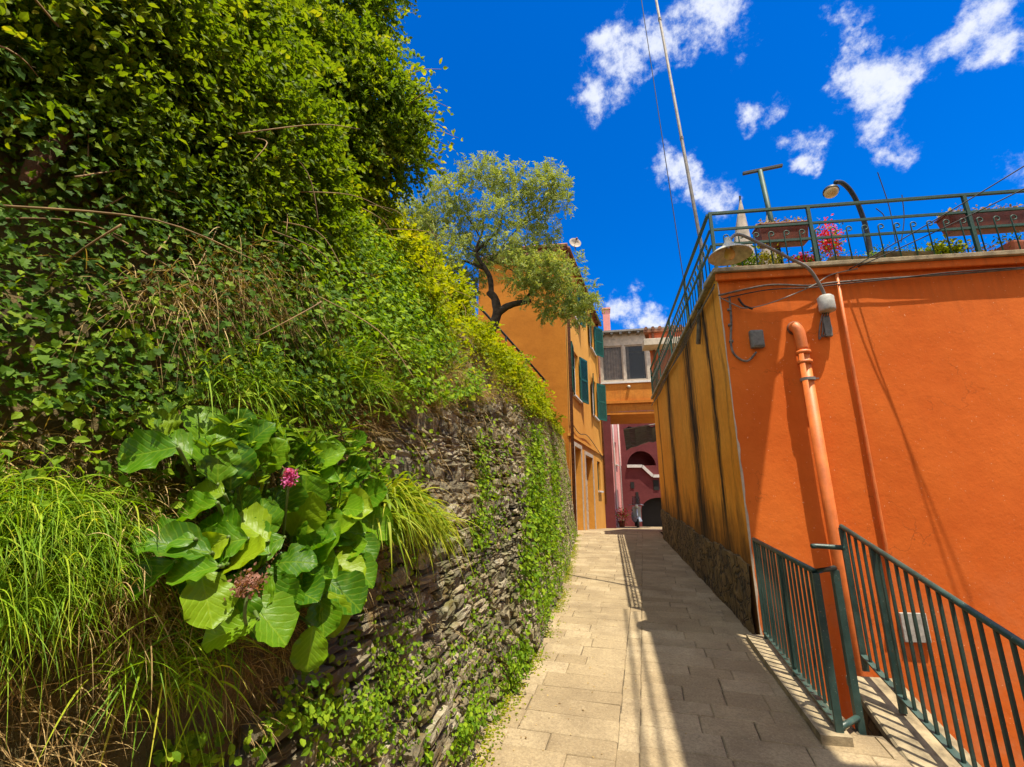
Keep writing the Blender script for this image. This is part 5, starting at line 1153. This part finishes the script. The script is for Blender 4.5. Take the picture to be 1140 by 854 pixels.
# ---- tall pole and overhead wires
pb, pt = on_y(784, 300, 6.2), on_y(727, -12, 6.2)
pb = Vector((TX-.06, pb.y, TZ-.5)); pl = empty('aerial_mast', pb, 'tall thin grey mast rising past the terrace corner into the sky', 'mast')
pt2 = on_y(725, -30, 6.2)
MB().tube([pb, on_y(781, 275, 6.2), pt2], [.03, .026, .02], 8).build('mast', M['cable'], pl, True)
for f in (.35, .8): q = on_y(781, 275, 6.2).lerp(pt2, f); MB().tube([q-Vector((0, 0, .02)), q+Vector((0, 0, .03))], .028, 8).build('joint', M['cable'], pl)
def wire(a, b2, r, label, sag=.1, name='overhead_wire'):
    a, b2 = Vector(a), Vector(b2); pts = [a.lerp(b2, t)-Vector((0, 0, sag*4*t*(1-t))) for t in np.linspace(0, 1, 14)]
    return tag(MB().tube(pts, r, 5).build(name, M['black_cable'], None, True), label, 'wire', 'overhead wires')
wire((TX-.05, 6.6, TZ-.12), on_y(705, -60, 6.6), .007, 'thin black wire running up to the sky just left of the tall mast', 0)
wire(onf(945, 300, .06), onf(1180, 160, .9), .006, 'upper of two black wires crossing the terrace railing to the right edge', .02)
wire(onf(955, 297, .06), onf(1180, 190, .9), .006, 'lower of two black wires crossing the terrace railing to the right edge', .02)
# ---- stair handrail beside the yellow house
sr = empty('stair_railing', on_y(577, 440, 10.6), 'dark metal handrail sloping down the bank beside the yellow house', 'railing')
a, b2 = on_y(512, 318, 9.0), on_y(607, 424, 11.6); MB().tube([a, a.lerp(b2, .5)+Vector((0, 0, .02)), b2], .028, 8).build('handrail', M['dark_metal'], sr, True)
for t in (.5, .75, .98):
    q = a.lerp(b2, t); MB().tube([q, q-Vector((0, 0, .75))], .026, 6).build('post', M['dark_metal'], sr)
# ================================================================= NEAR RAILINGS, PARAPET, STAIR
def railing(name, label, p0, p1, h0, h1, zb0, zb1, nbar, posts, rtop=.019, low=.07, ret=None, barw=.016, postw=.042, foot=None):
    """p0,p1: (x,y) far and near; h: top height z; zb: bottom rail z"""
    A0, A1 = Vector((*p0, h0)), Vector((*p1, h1)); B0, B1 = Vector((*p0, zb0)), Vector((*p1, zb1))
    root = empty(name, (p1[0], p1[1], zb1-low), label, 'railing', 'green street railings')
    MB().tube([A0, A1]+([ret] if ret else []), rtop, 12).build('handrail', M['rail_paint'], root, True)
    MB().bar(B0, B1, .045, .012).build('bottom_rail', M['rail_paint'], root)
    dirn = (A1-A0); L = dirn.length; hh = (A0.z-B0.z)
    proto = MB().bar(B0+Vector((0, 0, .0062)), Vector((B0.x, B0.y, A0.z-.012)), barw, barw).build('bar', M['rail_paint'], root)
    for i in range(1, nbar):
        t = i/nbar; q = A0.lerp(A1, t)-A0; c = child_copy(proto, root, q)
        c.rotation_euler = (0, 0, 0); c.location += Vector((random.uniform(-.0015, .0015), random.uniform(-.004, .004), 0))
    for t in posts:
        q = A0.lerp(A1, t); bq = B0.lerp(B1, t); MB().bar(Vector((bq.x, bq.y, bq.z-low)), Vector((q.x, q.y, q.z-.01)), postw, postw*.45).build('post', M['rail_paint'], root)
    return root, A0, A1, B0, B1
g1 = lambda y: float(zg(y))
r1, A0, A1, B0, B1 = railing('street_railing', 'shorter green metal railing at the lane edge meeting the orange corner', (1.455, 5.10), (1.335, 3.47), g1(5.1)+.93, g1(3.47)+.95, g1(5.1)+.10, g1(3.47)+.09, 17, (.02, .52, 1.0), ret=Vector((1.53, 3.66, g1(3.47)+.95)), low=.10)
MB().bar(Vector((1.53, 3.66, g1(3.47)-.02)), Vector((1.53, 3.66, g1(3.47)+.94)), .042, .042).build('post', M['rail_paint'], r1)
MB().tube([Vector((1.335, 3.47, g1(3.47)+.07)), Vector((1.53, 3.66, g1(3.47)+.07))], .018, 8).build('brace', M['rail_paint'], r1, True)
cz = lambda y: .23+.29*(y-3.96)
r2, *_ = railing('parapet_railing', 'longer green metal railing sloping down on the low concrete parapet at right', (1.90, 4.30), (1.90, 1.9), 1.385, 1.385-.289*2.4, cz(4.3)+.12, cz(1.9)+.12, 26, (0.0, .17, .85), low=.11)
# brackets between both railings and the orange pipe
MB().tube([Vector((1.90, 4.30, 1.22)), Vector((1.75, 4.42, 1.22)), Vector((1.70, 4.4, 1.22))], .02, 8).build('bracket', M['rail_paint'], r2, True)
pp = empty('parapet', (1.86, 3.5, -.2), 'low concrete parapet with a worn flat cap under the longer railing', 'wall')
mb = MB(); ys = (1.2, 4.24); xs0 = (1.40, 1.745)
mb.add([(1.63, 1.2, -2.2), (2.06, 1.2, -2.2), (2.06, 1.2, cz(1.2)-.06), (1.63, 1.2, cz(1.2)-.06), (1.745, 4.24, -2.2), (2.06, 4.24, -2.2), (2.06, 4.24, cz(4.24)-.06), (1.745, 4.24, cz(4.24)-.06)],
       [(0, 1, 2, 3), (4, 7, 6, 5), (0, 3, 7, 4), (1, 5, 6, 2), (3, 2, 6, 7)]); mb.build('body', M['plinth'], pp)
mb = MB(); mb.add([(1.565, 1.2, cz(1.2)-.058), (2.08, 1.2, cz(1.2)-.058), (2.08, 1.2, cz(1.2)), (1.615, 1.2, cz(1.2)), (1.735, 4.26, cz(4.26)-.058), (2.08, 4.26, cz(4.26)-.058), (2.08, 4.26, cz(4.26)), (1.735, 4.26, cz(4.26))],
       [(0, 1, 2, 3), (4, 7, 6, 5), (0, 3, 7, 4), (1, 5, 6, 2), (3, 2, 6, 7)]); mb.build('cap', M['concrete'], pp, bevel=.008)
# lane kerb under the first railing and its retaining face
mb = MB(); V = []
for y in (3.42, 4.2, 5.17): z = g1(y); V += [(1.30, y, z+.004), (1.30, y, z+.05), (1.47, y, z+.05), (1.47, y, z-2.4)]
V = [(x-.09*(1-(y-3.42)/1.75) if i % 4 else x-.09*(1-(y-3.42)/1.75), y, z) for i, (x, y, z) in enumerate(V)]
MBk = MB().add(V, [(j*4+i, j*4+i+1, j*4+4+i+1, j*4+4+i) for j in range(2) for i in range(3)]+[(0, 1, 2, 3)]); tag(MBk.build('kerb', M['concrete']), kind='structure')
for k in range(8):      # steps going down beside the parapet
    y1 = 2.95-.3*k; z = g1(3.4)-.13*(k+1); tag(MB().box((1.33, y1-.3, z-.5), (1.64, y1-.001, z)).build('step', M['concrete'], bevel=.006), kind='structure')
grid('lower_yard', [1.48, 3, 6, 10], [-6, 0, 3, 5.15], lambda x, y: -1.9, M['concrete'])
# ---- added unseen house right of the viewer, shaped to shade the near lane
nh = empty('added_shade_house', (3.5, 0, -1.9), 'added unseen house with a roof balcony that shades the near lane', 'house')
SHX = TX-.06; topz = 7.7; ox = (topz-4.2)/SUN_T*SUNH.x; ex = SHX+ox
mb = MB(); mb.box((ex+.06, -5, -1.9), (ex+5, 1.75, topz-.1)); mb.build('wall', M['yellow_orange'], nh)
mb = MB(); mb.box((ex, 1.751, topz-.1), (ex+.84, 4.42, topz)); mb.box((ex, -5.1, topz-.099), (ex+5.1, 1.75, topz)); mb.build('roof_slab', M['concrete'], nh)
mb = MB()
for h in (.33, .75): mb.bar((ex-.02, -5, topz+h), (ex-.02, 4.4, topz+h), .022, .03)
mb.build('railing', M['green_paint'], nh)
for o in bpy.data.objects:
    if '_loc' in o: del o['_loc']
